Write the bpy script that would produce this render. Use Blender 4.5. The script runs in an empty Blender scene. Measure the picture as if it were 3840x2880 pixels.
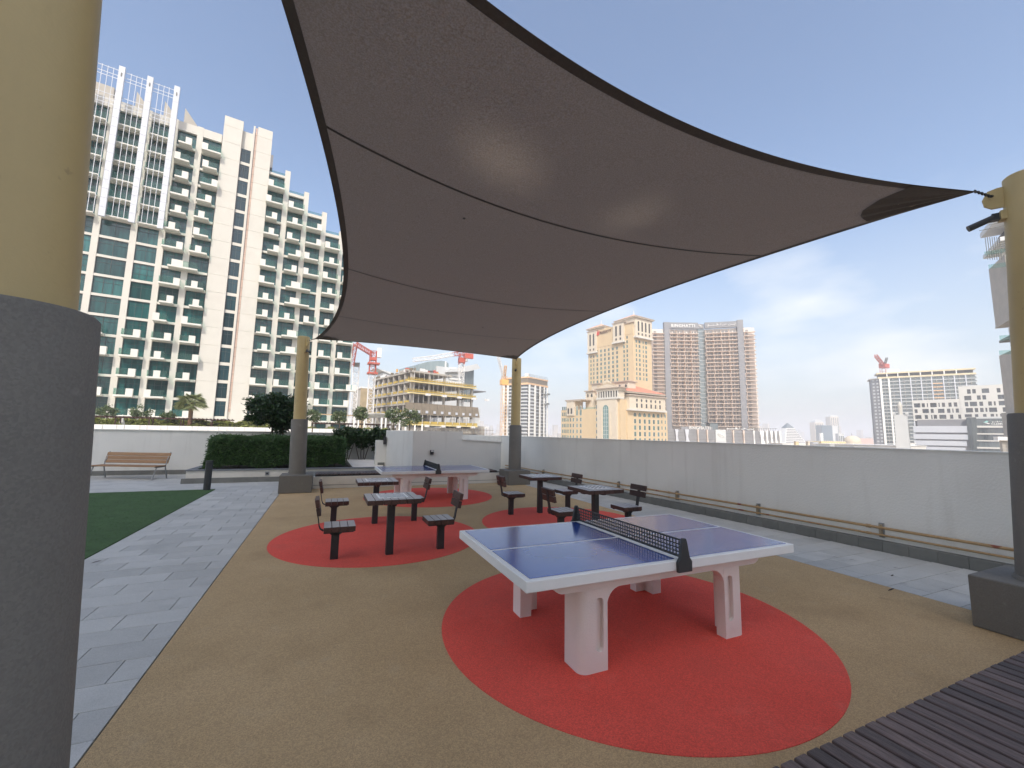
import bpy, math, random
import numpy as np
from math import sin, cos, pi, radians as R
from mathutils import Matrix, Vector
random.seed(7); rng = np.random.default_rng(7)
C = bpy.context.scene.collection
SC = bpy.context.scene

# ---------------------------------------------------------------- camera (x across the deck, y along it, z up)
F = 1549.963; CX, CY = 1920.0, 1440.0; H = 1.731; TH = R(23.8); PITCH, ROLL = R(6.744154), R(1.07998)
def _rz(v): return np.array([v[0]*cos(TH)+v[1]*sin(TH), -v[0]*sin(TH)+v[1]*cos(TH), v[2]])
_fw = np.array([0, cos(PITCH), sin(PITCH)]); _r = np.array([1, 0, 0.]); _u = np.cross(_r, _fw)
CR = _rz(cos(ROLL)*_r+sin(ROLL)*_u); CU = _rz(-sin(ROLL)*_r+cos(ROLL)*_u); CW = _rz(_fw)
EYE = np.array([0, 0, H])
cam = bpy.data.cameras.new('camera'); cob = bpy.data.objects.new('camera', cam); C.objects.link(cob)
M = Matrix(((CR[0], CU[0], -CW[0], 0), (CR[1], CU[1], -CW[1], 0), (CR[2], CU[2], -CW[2], H), (0, 0, 0, 1)))
cob.matrix_world = M
cam.sensor_width = 36; cam.lens = F/3840*36; cam.clip_start = 0.05; cam.clip_end = 20000
SC.camera = cob

SUN_AZ, SUN_EL = R(207), R(46)      # clockwise from +y
SUN = np.array([sin(SUN_AZ)*cos(SUN_EL), cos(SUN_AZ)*cos(SUN_EL), sin(SUN_EL)])
sl = bpy.data.lights.new('sun', 'SUN'); sl.energy = 1.6; sl.angle = R(0.53); sl.color = (1, .94, .84)
so = bpy.data.objects.new('sun', sl); C.objects.link(so)
so.rotation_euler = Vector(SUN).to_track_quat('Z', 'Y').to_euler()

w = bpy.data.worlds.new('World'); SC.world = w; w.use_nodes = True
nt = w.node_tree; nt.nodes.clear(); N = nt.nodes.new; L = nt.links.new
sky = N('ShaderNodeTexSky'); sky.sky_type = 'NISHITA'; sky.sun_disc = False
sky.sun_elevation = SUN_EL; sky.sun_rotation = SUN_AZ; sky.altitude = 20
sky.air_density = 1.0; sky.dust_density = 3.0; sky.ozone_density = 1.3
tc = N('ShaderNodeTexCoord')
mp = N('ShaderNodeMapping'); mp.inputs['Scale'].default_value = (2.3, 2.3, 6.5); mp.inputs['Location'].default_value = (3.1, 1.4, 0.35)
ns = N('ShaderNodeTexNoise'); ns.inputs['Scale'].default_value = 1.55; ns.inputs['Detail'].default_value = 8; ns.inputs['Roughness'].default_value = .52
rp = N('ShaderNodeValToRGB'); rp.color_ramp.elements[0].position = .56; rp.color_ramp.elements[1].position = .82
sx = N('ShaderNodeSeparateXYZ')
el = N('ShaderNodeMapRange'); el.inputs['From Min'].default_value = .45; el.inputs['From Max'].default_value = .25; el.inputs['To Max'].default_value = .8
mu = N('ShaderNodeMath'); mu.operation = 'MULTIPLY'
mx = N('ShaderNodeMixRGB'); mx.inputs['Color2'].default_value = (4.2, 4.35, 4.45, 1)
hz = N('ShaderNodeMapRange'); hz.inputs['From Min'].default_value = .42; hz.inputs['From Max'].default_value = -.02; hz.inputs['To Min'].default_value = .03; hz.inputs['To Max'].default_value = .85
mh = N('ShaderNodeMixRGB'); mh.inputs['Color2'].default_value = (3.0, 3.15, 3.2, 1)
bg = N('ShaderNodeBackground'); bg.inputs['Strength'].default_value = .12
ow = N('ShaderNodeOutputWorld')
L(tc.outputs['Generated'], mp.inputs[0]); L(mp.outputs[0], ns.inputs['Vector']); 
L(tc.outputs['Generated'], sx.inputs[0]); L(sx.outputs['Z'], el.inputs['Value']); L(sx.outputs['Z'], hz.inputs['Value'])
prev = ns.outputs['Fac']
_fw2 = _fw
for (cx_, cy_, rad) in ((2830, 1030, .11), (2980, 1230, .15), (2330, 1160, .09), (3350, 1330, .10)):
    dv = (cx_-CX)/F*CR-(cy_-CY)/F*CU+CW; dv = dv/np.linalg.norm(dv)
    ds = N('ShaderNodeVectorMath'); ds.operation = 'DISTANCE'; ds.inputs[1].default_value = tuple(dv); L(tc.outputs['Generated'], ds.inputs[0])
    mr_ = N('ShaderNodeMapRange'); mr_.inputs['From Min'].default_value = rad*1.3; mr_.inputs['From Max'].default_value = 0; mr_.inputs['To Max'].default_value = .19; L(ds.outputs['Value'], mr_.inputs['Value'])
    ad_ = N('ShaderNodeMath'); L(prev, ad_.inputs[0]); L(mr_.outputs[0], ad_.inputs[1]); prev = ad_.outputs[0]
L(prev, rp.inputs[0])
L(rp.outputs[0], mu.inputs[0]); L(el.outputs[0], mu.inputs[1])
L(hz.outputs[0], mh.inputs['Fac']); L(sky.outputs[0], mh.inputs['Color1'])
L(mh.outputs[0], mx.inputs['Color1']); L(mu.outputs[0], mx.inputs['Fac'])
L(mx.outputs[0], bg.inputs[0]); L(bg.outputs[0], ow.inputs[0])
vs = SC.view_settings; vs.view_transform = 'Standard'; vs.look = 'None'; vs.exposure = 1.08; vs.gamma = 1; vs.use_curve_mapping = False
SC.cycles.max_bounces = 7; SC.cycles.diffuse_bounces = 4; SC.cycles.volume_bounces = 3

# ---------------------------------------------------------------- measured directions of the place
def ray(x, y): return (x-CX)/F*CR-(y-CY)/F*CU+CW
def gpt(x, y, z=0.0):
    d = ray(x, y); return EYE+d*((z-H)/d[2])
def dpt(x, y, depth): return EYE+ray(x, y)*depth
class Frame:
    """upright plane: azimuth az (x axis of the plane runs that way), through a measured anchor"""
    def __init__(s, az, x, y, depth):
        a = R(az); s.A = dpt(x, y, depth); s.A[2] = 0; s.az = az
        s.u = np.array([sin(a), cos(a), 0]); s.n = np.array([-cos(a), sin(a), 0]); s.rot = pi/2-a
    def uz(s, x, y, out=0.0):
        d = ray(x, y); t = ((s.A+s.n*out-EYE)@s.n)/(d@s.n); q = EYE+d*t; return (q-s.A)@s.u, q[2]
    def world(s, u, v, z): return s.A+s.u*u+s.n*v+np.array([0, 0, z])

# ---------------------------------------------------------------- materials
def mat(name, col, rough=.8, var=.12, scale=2.0, bump=0.0, bscale=60, rnd=0.0, metal=0.0, spec=.5, col2=None, detail=5, obj=False, stretch=None, hue=0.0):
    m = bpy.data.materials.new(name); m.use_nodes = True; t = m.node_tree; b = t.nodes['Principled BSDF']
    b.inputs['Roughness'].default_value = rough; b.inputs['Metallic'].default_value = metal
    b.inputs['Specular IOR Level'].default_value = spec
    if obj: src = t.nodes.new('ShaderNodeTexCoord').outputs['Object']
    else: src = t.nodes.new('ShaderNodeNewGeometry').outputs['Position']
    if stretch:
        q = t.nodes.new('ShaderNodeMapping'); q.inputs['Scale'].default_value = stretch; t.links.new(src, q.inputs[0]); src = q.outputs[0]
    if rnd or hue:
        oi = t.nodes.new('ShaderNodeObjectInfo')
        ad = t.nodes.new('ShaderNodeVectorMath'); ad.operation = 'ADD'
        ml = t.nodes.new('ShaderNodeVectorMath'); ml.operation = 'SCALE'; ml.inputs[3].default_value = 37.0
        cb = t.nodes.new('ShaderNodeCombineXYZ'); t.links.new(oi.outputs['Random'], cb.inputs[0]); t.links.new(oi.outputs['Random'], cb.inputs[2])
        t.links.new(cb.outputs[0], ml.inputs[0]); t.links.new(src, ad.inputs[0]); t.links.new(ml.outputs[0], ad.inputs[1]); src = ad.outputs[0] if obj else src
    n = t.nodes.new('ShaderNodeTexNoise'); n.inputs['Scale'].default_value = scale; n.inputs['Detail'].default_value = detail; n.inputs['Roughness'].default_value = .6
    t.links.new(src, n.inputs['Vector'])
    r = t.nodes.new('ShaderNodeValToRGB'); r.color_ramp.elements[0].position = .3; r.color_ramp.elements[1].position = .7
    c2 = col2 if col2 else tuple(min(1, c*(1+var)) for c in col)
    c1 = col if col2 else tuple(c*(1-var) for c in col)
    r.color_ramp.elements[0].color = (*c1, 1); r.color_ramp.elements[1].color = (*c2, 1)
    t.links.new(n.outputs['Fac'], r.inputs[0]); out = r.outputs[0]
    if rnd:
        hs = t.nodes.new('ShaderNodeHueSaturation'); mr = t.nodes.new('ShaderNodeMapRange')
        mr.inputs['To Min'].default_value = 1-rnd; mr.inputs['To Max'].default_value = 1+rnd
        t.links.new(oi.outputs['Random'], mr.inputs['Value']); t.links.new(mr.outputs[0], hs.inputs['Value']); t.links.new(out, hs.inputs['Color']); out = hs.outputs[0]
    t.links.new(out, b.inputs['Base Color'])
    if bump:
        n2 = t.nodes.new('ShaderNodeTexNoise'); n2.inputs['Scale'].default_value = bscale; n2.inputs['Detail'].default_value = 3
        t.links.new(src, n2.inputs['Vector'])
        bp = t.nodes.new('ShaderNodeBump'); bp.inputs['Strength'].default_value = bump; bp.inputs['Distance'].default_value = .01
        t.links.new(n2.outputs['Fac'], bp.inputs['Height']); t.links.new(bp.outputs[0], b.inputs['Normal'])
    return m
def speckle(m, scale, amt, dark=(0, 0, 0)):
    """granular crumb pattern over a material's colour"""
    t = m.node_tree; b = t.nodes['Principled BSDF']; old = b.inputs['Base Color'].links[0].from_socket
    g = t.nodes.new('ShaderNodeNewGeometry'); v = t.nodes.new('ShaderNodeTexVoronoi'); v.inputs['Scale'].default_value = scale
    t.links.new(g.outputs['Position'], v.inputs['Vector'])
    hs = t.nodes.new('ShaderNodeHueSaturation'); mr = t.nodes.new('ShaderNodeMapRange'); sp = t.nodes.new('ShaderNodeSeparateColor')
    t.links.new(v.outputs['Color'], sp.inputs[0]); t.links.new(sp.outputs[0], mr.inputs['Value'])
    mr.inputs['To Min'].default_value = 1-amt; mr.inputs['To Max'].default_value = 1+amt
    t.links.new(mr.outputs[0], hs.inputs['Value']); t.links.new(old, hs.inputs['Color']); t.links.new(hs.outputs[0], b.inputs['Base Color'])
    return m
def blotch(m, scale, col, lo=.55, hi=.75, fac=.5):
    """stains with a shape of their own"""
    t = m.node_tree; b = t.nodes['Principled BSDF']; old = b.inputs['Base Color'].links[0].from_socket
    g = t.nodes.new('ShaderNodeNewGeometry'); n = t.nodes.new('ShaderNodeTexNoise'); n.inputs['Scale'].default_value = scale; n.inputs['Detail'].default_value = 6
    t.links.new(g.outputs['Position'], n.inputs['Vector'])
    mr = t.nodes.new('ShaderNodeMapRange'); mr.inputs['From Min'].default_value = lo; mr.inputs['From Max'].default_value = hi; mr.inputs['To Max'].default_value = fac
    mm = t.nodes.new('ShaderNodeMixRGB'); mm.inputs['Color2'].default_value = (*col, 1)
    t.links.new(n.outputs['Fac'], mr.inputs['Value']); t.links.new(mr.outputs[0], mm.inputs['Fac']); t.links.new(old, mm.inputs['Color1']); t.links.new(mm.outputs[0], b.inputs['Base Color'])
    return m

m_tan = blotch(blotch(speckle(mat('tan_rubber', (.45, .312, .155), .95, scale=1.1, col2=(.52, .365, .19), bump=1, bscale=170), 150, .2), 1.0, (.25, .165, .075), fac=.42), 4.3, (.5, .4, .26), lo=.6, hi=.8, fac=.3)
m_red = blotch(blotch(speckle(mat('red_rubber', (.74, .082, .052), .95, scale=1.3, col2=(.80, .105, .07), bump=1, bscale=170), 150, .17), 1.3, (.42, .06, .04), fac=.35), 3.7, (.78, .2, .15), lo=.6, hi=.8, fac=.25)
m_paver = blotch(speckle(mat('grey_paver', (.43, .43, .40), .85, var=.05, scale=4, rnd=.10, bump=.25, bscale=150), 220, .10), 1.7, (.26, .26, .24), fac=.35)
m_joint = mat('paver_joint', (.085, .085, .085), .95)
m_kerb = mat('grey_kerb_tile', (.17, .172, .155), .8, var=.1, scale=5, rnd=.08, bump=.15, bscale=120)
m_turf = speckle(mat('artificial_turf', (.032, .078, .018), .95, scale=3, col2=(.05, .112, .028), bump=1, bscale=220), 120, .35)
m_plaster = blotch(mat('white_plaster', (.74, .735, .68), .92, var=.035, scale=.8, bump=.55, bscale=36), .7, (.62, .61, .56), fac=.45)
def streaks(m, col, fac=.35):
    t = m.node_tree; b = t.nodes['Principled BSDF']; old = b.inputs['Base Color'].links[0].from_socket; g = t.nodes.new('ShaderNodeNewGeometry'); q = t.nodes.new('ShaderNodeMapping'); q.inputs['Scale'].default_value = (4.2, 4.2, .35)
    n = t.nodes.new('ShaderNodeTexNoise'); n.inputs['Scale'].default_value = 1.3; n.inputs['Detail'].default_value = 7; mr = t.nodes.new('ShaderNodeMapRange'); mr.inputs['From Min'].default_value = .56; mr.inputs['From Max'].default_value = .8; mr.inputs['To Max'].default_value = fac
    mm = t.nodes.new('ShaderNodeMixRGB'); mm.inputs['Color2'].default_value = (*col, 1); t.links.new(g.outputs['Position'], q.inputs[0]); t.links.new(q.outputs[0], n.inputs['Vector']); t.links.new(n.outputs['Fac'], mr.inputs['Value']); t.links.new(mr.outputs[0], mm.inputs['Fac']); t.links.new(old, mm.inputs['Color1']); t.links.new(mm.outputs[0], b.inputs['Base Color']); return m
streaks(m_plaster, (.5, .48, .42), .32)
m_cream = blotch(mat('cream_plaster', (.68, .65, .58), .92, var=.04, scale=1.2, bump=.3, bscale=45), 1.1, (.4, .36, .3), fac=.5)
m_coping = mat('grey_coping', (.17, .18, .19), .7, var=.1, scale=4, bump=.15)
m_post = blotch(streaks(mat('beige_steel_paint', (.46, .35, .155), .5, var=.06, scale=1.6, bump=.1, bscale=60), (.30, .22, .10), .35), 14, (.2, .15, .08), lo=.68, hi=.72, fac=.4)
m_postgrey = blotch(streaks(speckle(mat('grey_sleeve_paint', (.145, .135, .115), .75, var=.08, scale=2, bump=.35, bscale=110), 160, .1), (.2, .19, .17), .3), 9, (.26, .25, .22), lo=.66, hi=.72, fac=.35)
m_black = mat('black_steel', (.018, .019, .021), .45, var=.2, scale=8)
m_blackp = mat('dark_plastic', (.03, .033, .035), .5, var=.15, scale=6)
m_concpink = blotch(mat('pale_cast_concrete', (.74, .67, .62), .85, var=.04, scale=2.5, bump=.25, bscale=80), 3.2, (.45, .36, .31), lo=.56, hi=.8, fac=.5)
m_tabwhite = mat('white_table_edge', (.72, .73, .71), .5, var=.03, scale=3, bump=.05)
m_blue = mat('blue_table_paint', (.018, .055, .26), .16, var=.12, scale=2.2, bump=.05, bscale=7, spec=.55)
m_wood_dark = mat('dark_stained_wood', (.03, .011, .008), .5, scale=3, col2=(.085, .036, .026), rnd=.35, obj=True, stretch=(3, 3, 28), bump=.3, bscale=10)
def top_sheen(m, col):  # upward faces blended paler: their grey sheen is painted into the colour
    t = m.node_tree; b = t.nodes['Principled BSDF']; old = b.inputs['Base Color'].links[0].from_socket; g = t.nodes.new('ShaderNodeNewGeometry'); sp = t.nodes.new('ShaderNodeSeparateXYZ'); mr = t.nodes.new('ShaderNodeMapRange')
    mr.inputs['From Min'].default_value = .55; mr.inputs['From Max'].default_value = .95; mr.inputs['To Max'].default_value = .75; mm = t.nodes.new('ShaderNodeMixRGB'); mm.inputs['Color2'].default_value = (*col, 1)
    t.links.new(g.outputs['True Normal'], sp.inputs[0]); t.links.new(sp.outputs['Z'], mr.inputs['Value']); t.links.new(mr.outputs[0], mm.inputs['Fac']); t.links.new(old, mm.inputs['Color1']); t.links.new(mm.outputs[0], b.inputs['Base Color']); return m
m_wood_top = top_sheen(mat('dark_stained_plank', (.03, .012, .009), .42, scale=3, col2=(.075, .032, .022), rnd=.3, obj=True, stretch=(26, 2.2, 26), bump=.35, bscale=8), (.50, .48, .46))
m_wood_deck = mat('weathered_deck_wood', (.038, .024, .02), .55, scale=3, col2=(.135, .093, .08), rnd=.45, obj=True, stretch=(30, 2.4, 30), bump=.5, bscale=10)
m_wood_warm = mat('oiled_bench_wood', (.20, .105, .042), .55, scale=3, col2=(.33, .19, .085), rnd=.12, obj=True, stretch=(2.0, 26, 26), bump=.3, bscale=8)
m_pipe = blotch(mat('ochre_pipe_paint', (.38, .25, .115), .5, var=.1, scale=3), 2.6, (.2, .03, .015), lo=.62, hi=.66, fac=.85)
m_steelgrey = mat('galvanised_steel', (.3, .31, .31), .4, metal=.7)
m_brackettan = mat('tan_bracket_paint', (.30, .25, .17), .6)
m_board_w = mat('chess_inlay_white', (.78, .78, .76), .35); m_board_d = mat('chess_inlay_dark', (.12, .12, .125), .3)
m_leafd = mat('dry_leaf', (.035, .022, .015), .8)

def leafmat(name, c1, c2, rough=.55):
    m = mat(name, c1, rough, scale=3.5, col2=c2, detail=6); t = m.node_tree; b = t.nodes['Principled BSDF']
    g = t.nodes.new('ShaderNodeNewGeometry'); hs = t.nodes.new('ShaderNodeHueSaturation'); mr = t.nodes.new('ShaderNodeMapRange')
    mr.inputs['To Min'].default_value = .6; mr.inputs['To Max'].default_value = 1.45
    old = b.inputs['Base Color'].links[0].from_socket
    t.links.new(g.outputs['Random Per Island'], mr.inputs['Value']); t.links.new(mr.outputs[0], hs.inputs['Value']); t.links.new(old, hs.inputs['Color']); t.links.new(hs.outputs[0], b.inputs['Base Color'])
    tr = t.nodes.new('ShaderNodeBsdfTranslucent'); ms = t.nodes.new('ShaderNodeMixShader'); ms.inputs[0].default_value = .25
    t.links.new(hs.outputs[0], tr.inputs[0]); o = t.nodes['Material Output']
    t.links.new(b.outputs[0], ms.inputs[1]); t.links.new(tr.outputs[0], ms.inputs[2]); t.links.new(ms.outputs[0], o.inputs[0]); return m
m_hedge = leafmat('hedge_leaf', (.035, .085, .018), (.07, .14, .035))
m_tree = leafmat('tree_leaf', (.016, .042, .012), (.035, .075, .02), .4)
m_shrub = leafmat('shrub_leaf', (.022, .055, .015), (.05, .09, .025), .45)
m_yhedge = leafmat('yellow_green_leaf', (.14, .17, .035), (.25, .26, .06))
m_farleaf = leafmat('far_tree_leaf', (.08, .12, .05), (.14, .18, .08))
m_palm = leafmat('palm_frond_leaf', (.20, .24, .10), (.34, .36, .18))
m_bark = mat('bark', (.10, .075, .05), .9, var=.3, scale=9, bump=.5)
m_palmbark = mat('palm_bark', (.22, .13, .08), .9, var=.3, scale=4, bump=.5)

# ---------------------------------------------------------------- mesh building
class MB:
    def __init__(s): s.v = []; s.f = []
    def add(s, v, f):
        k = len(s.v); s.v += [tuple(map(float, p)) for p in v]; s.f += [tuple(i+k for i in q) for q in f]; return s
    def box(s, x0, x1, y0, y1, z0, z1):
        return s.add([(x0, y0, z0), (x1, y0, z0), (x1, y1, z0), (x0, y1, z0), (x0, y0, z1), (x1, y0, z1), (x1, y1, z1), (x0, y1, z1)],
                     [(0, 3, 2, 1), (4, 5, 6, 7), (0, 1, 5, 4), (1, 2, 6, 5), (2, 3, 7, 6), (3, 0, 4, 7)])
    def prism(s, poly, z0, z1, top=None):
        n = len(poly); top = top or poly
        return s.add([(x, y, z0) for x, y in poly]+[(x, y, z1) for x, y in top],
                     [tuple(range(n-1, -1, -1)), tuple(range(n, 2*n))]+[(i, (i+1) % n, n+(i+1) % n, n+i) for i in range(n)])
    def extr(s, poly, a0, a1, axis='y'):
        """profile in the plane across an axis, extruded along it"""
        n = len(poly)
        P_ = (lambda p, a: (p[0], a, p[1])) if axis == 'y' else (lambda p, a: (a, p[0], p[1]))
        return s.add([P_(p, a0) for p in poly]+[P_(p, a1) for p in poly],
                     [tuple(range(n)), tuple(range(2*n-1, n-1, -1))]+[(i, n+i, n+(i+1) % n, (i+1) % n) for i in range(n)])
    def tube(s, pts, r, n=8, cap=True):
        pts = [np.array(p, float) for p in pts]; rs = r if hasattr(r, '__len__') else [r]*len(pts); k = len(s.v)
        for i, p in enumerate(pts):
            d = pts[min(i+1, len(pts)-1)]-pts[max(i-1, 0)]; d = d/(np.linalg.norm(d)+1e-9)
            a = np.cross(d, [0, 0, 1.0]) if abs(d[2]) < .95 else np.cross(d, [1.0, 0, 0]); a /= np.linalg.norm(a); b = np.cross(d, a)
            for j in range(n):
                t = 2*pi*j/n; s.v.append(tuple(p+rs[i]*(cos(t)*a+sin(t)*b)))
        for i in range(len(pts)-1):
            for j in range(n): s.f.append((k+i*n+j, k+i*n+(j+1) % n, k+(i+1)*n+(j+1) % n, k+(i+1)*n+j))
        if cap: s.f.append(tuple(k+j for j in range(n-1, -1, -1))); e = k+(len(pts)-1)*n; s.f.append(tuple(e+j for j in range(n)))
        return s
    def mesh(s, name, m, smooth=False, bevel=0, seg=1):
        me = bpy.data.meshes.new(name); me.from_pydata(s.v, [], s.f); me.materials.append(m); me.validate()
        import bmesh
        bm = bmesh.new(); bm.from_mesh(me)
        bmesh.ops.recalc_face_normals(bm, faces=bm.faces)
        if bevel: bmesh.ops.bevel(bm, geom=[e for e in bm.edges], offset=bevel, segments=seg, affect='EDGES', profile=.5)
        bm.to_mesh(me); bm.free()
        if smooth:
            me.polygons.foreach_set('use_smooth', [True]*len(me.polygons))
            try: me.set_sharp_from_angle(angle=R(40))
            except Exception: pass
        return me
    def build(s, name, m, parent=None, **k):
        return link(name, s.mesh(name, m, **k), parent)
def raw(name, v, f, m, parent=None):
    me = bpy.data.meshes.new(name); me.from_pydata(v, [], f); me.materials.append(m); return link(name, me, parent)
def link(name, me, parent=None, loc=None, rot=None, scale=None):
    o = bpy.data.objects.new(name, me); C.objects.link(o)
    if parent is not None: o.parent = parent
    if loc is not None: o.location = loc
    if rot is not None: o.rotation_euler = rot
    if scale is not None: o.scale = scale
    return o
UB = {}
def pc(name, m, parent, x0, x1, y0, y1, z0, z1):
    """a box piece that shares one unit mesh per material"""
    if m.name not in UB: UB[m.name] = MB().box(-.5, .5, -.5, .5, -.5, .5).mesh('box_piece', m)
    return link(name, UB[m.name], parent, ((x0+x1)/2, (y0+y1)/2, (z0+z1)/2), None, (abs(x1-x0), abs(y1-y0), abs(z1-z0)))
def thing(name, label, cat, loc=(0, 0, 0), rotz=0, group=None):
    o = bpy.data.objects.new(name, None); C.objects.link(o); o.location = loc; o.rotation_euler = (0, 0, rotz); o.empty_display_size = .2
    return tag(o, label, cat, group)
def tag(o, label, cat, group=None):
    o['label'] = label; o['category'] = cat
    if group: o['group'] = group
    return o
def struct(o): o['kind'] = 'structure'; return o
def stuff(o): o['kind'] = 'stuff'; return o
def on(fr, name, label, cat, group=None): return thing(name, label, cat, tuple(fr.A), fr.rot, group)
def kids(o): return [c for c in bpy.data.objects if c.parent == o]
def dup(root, loc, rotz, label):
    r = root.copy(); C.objects.link(r); r.location = loc; r.rotation_euler = (0, 0, rotz); r['label'] = label
    for ch in kids(root):
        c = ch.copy(); C.objects.link(c); c.parent = r
        for g in kids(ch): d = g.copy(); C.objects.link(d); d.parent = c
    return r
def rrect(x0, x1, y0, y1, r, n=5):
    out = []
    for cx, cy, a in ((x1-r, y1-r, 0), (x0+r, y1-r, 90), (x0+r, y0+r, 180), (x1-r, y0+r, 270)):
        for i in range(n+1): t = R(a+90*i/n); out.append((cx+r*cos(t), cy+r*sin(t)))
    return out
def circle(cx, cy, r, n=96): return [(cx+r*cos(2*pi*i/n), cy+r*sin(2*pi*i/n)) for i in range(n)]
def leaves(name, m, parent, pts, size, asp=.35, up=.2, seed=1, droop=0.0):
    """many leaf-sized folded quads at the given points"""
    g = np.random.default_rng(seed); pts = np.asarray(pts, float); n = len(pts)
    d = g.normal(size=(n, 3)); d[:, 2] = d[:, 2]*.6+up-droop; d /= np.linalg.norm(d, axis=1)[:, None]
    s = g.normal(size=(n, 3)); s -= (s*d).sum(1)[:, None]*d; s /= np.linalg.norm(s, axis=1)[:, None]
    L_ = size*g.uniform(.6, 1.4, n)[:, None]; Wd = L_*asp
    a = pts-d*L_/2; b = pts+s*Wd/2; c = pts+d*L_/2; e = pts-s*Wd/2
    v = np.stack([a, b, c, e], 1).reshape(-1, 3); f = np.arange(4*n).reshape(-1, 4)
    me = bpy.data.meshes.new(name); me.vertices.add(4*n); me.vertices.foreach_set('co', v.ravel())
    me.loops.add(4*n); me.loops.foreach_set('vertex_index', f.ravel()); me.polygons.add(n)
    me.polygons.foreach_set('loop_start', np.arange(0, 4*n, 4)); me.polygons.foreach_set('loop_total', np.full(n, 4)); me.update(); me.validate()
    me.materials.append(m); return link(name, me, parent)
def blob(n, c, r, g, shell=.55, clumps=0, cr=.3):
    """points through an ellipsoid, thicker towards its outside, gathered in clumps"""
    c = np.array(c, float); r = np.array(r, float)
    if clumps:
        q = g.normal(size=(clumps, 3)); q /= np.linalg.norm(q, axis=1)[:, None]; q *= g.uniform(.35, 1, clumps)[:, None]**.6
        k = g.integers(0, clumps, n); p = q[k]+g.normal(size=(n, 3))*cr*.45
    else:
        q = g.normal(size=(n, 3)); q /= np.linalg.norm(q, axis=1)[:, None]; p = q*(g.uniform(shell, 1, n)[:, None])
    return c+p*r

# ================================================================ the city ground
struct(MB().add([(-9000, -3000, -18), (9000, -3000, -18), (9000, 14000, -18), (-9000, 14000, -18)], [(0, 1, 2, 3)]).build('ground', blotch(mat('desert_ground', (.40, .34, .27), .95, var=.15, scale=.02), .012, (.22, .21, .17), fac=.7)))
# podium block that carries the deck
struct(MB().box(-26, 8.75, -12, 19.8, -17.9, -.06).build('podium', m_cream))

# ================================================================ deck surfaces
def kerb_s(t): return 8.34-.082*t
struct(MB().add([(-12, -1.5, -.03), (8.6, -1.5, -.03), (8.6, 19.6, -.03), (-12, 19.6, -.03)], [(0, 1, 2, 3)]).build('paving_bed', m_joint))
tan = struct(MB().prism([(-1.06, -1.4), (6.2, -1.4), (6.2, 12.9), (5.9, 13.64), (-1.06, 13.64)], -.03, 0.0).build('play_surface', m_tan))
for (x, y, r, nm) in ((2.665, 3.36, 1.685, 'a'), (.907, 7.33, 1.614, 'b'), (4.39, 7.33, 1.6, 'c'), (2.62, 11.3, 1.68, 'd')):
    struct(MB().prism(circle(x, y, r), -.02, .004).build('red_circle', m_red))
lawn = struct(MB().prism([(-12, 1.0), (-2.77, 1.0), (-2.77, 14.2), (-12, 14.2)], -.03, .012).build('lawn', m_turf))
P1 = 14000
gx = np.stack([rng.uniform(-9.5, -2.75, P1), rng.uniform(6.5, 14.22, P1), np.full(P1, .016)], 1)
keep = gx[:, 0] > -9.5
lt = leaves('turf_blades', m_turf, None, gx[keep], .022, .22, up=1.2, seed=3); stuff(lt); tag(lt, 'short green artificial turf blades over the triangular lawn at the left', 'turf')
# pavers: rows .315 deep, half bond
PM = {}
def paver_mesh(wd, dp):
    k = (round(wd, 3), round(dp, 3))
    if k not in PM: PM[k] = MB().box(0, wd, 0, dp, -.03, 0).mesh('paver', m_paver, bevel=.0016)
    return PM[k]
def pave(parent, s0, s1fn, t0, t1, sph, P_=.315, ln=.63, hole=None, lim=290, zoff=0):
    cells = []
    k0 = math.floor((t0-.065)/P_)
    for k in range(k0, k0+int((t1-t0)/P_)+3):
        a, b = max(.065+k*P_, t0), min(.065+(k+1)*P_, t1)
        if b-a < .03: continue
        off = sph+(P_ if k % 2 else 0); s1 = s1fn((a+b)/2); j0 = math.floor((s0-off)/ln)
        for j in range(j0, j0+int((s1-s0)/ln)+3):
            c, d = max(off+j*ln, s0), min(off+(j+1)*ln, s1)
            if d-c < .04: continue
            if hole and hole((c+d)/2, (a+b)/2): continue
            cells.append((c+.003, d-.003, a+.003, b-.003))
    cells.sort(key=lambda q: q[0]**2+q[2]**2)
    for c, d, a, b in cells[:lim]:
        o = link('paver', paver_mesh(d-c, b-a), parent, (c, a, random.uniform(-.0006, .0006)+zoff))
    rest = MB()
    for c, d, a, b in cells[lim:]: rest.box(c, d, a, b, -.03, zoff)
    if rest.v: stuff(rest.build('paver_field', m_paver, parent))
pl = struct(bpy.data.objects.new('path', None)); C.objects.link(pl)
pave(pl, -2.765, lambda t: -1.068, 1.2, 14.2, -.002)
pb = struct(bpy.data.objects.new('pavement', None)); C.objects.link(pb)
pave(pb, -11.5, lambda t: -1.068, 14.2, 19.05, -.002, hole=lambda s, t: s > -3.85 and t > 15.9, lim=160)
pr = struct(bpy.data.objects.new('walkway', None)); C.objects.link(pr)
pave(pr, 6.205, lambda t: kerb_s(t)-.01, 2.05, 16.5, .148, lim=290)
pave(pr, 6.52, lambda t: kerb_s(t)-.01, 1.2, 2.05, .148, lim=40)
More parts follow.
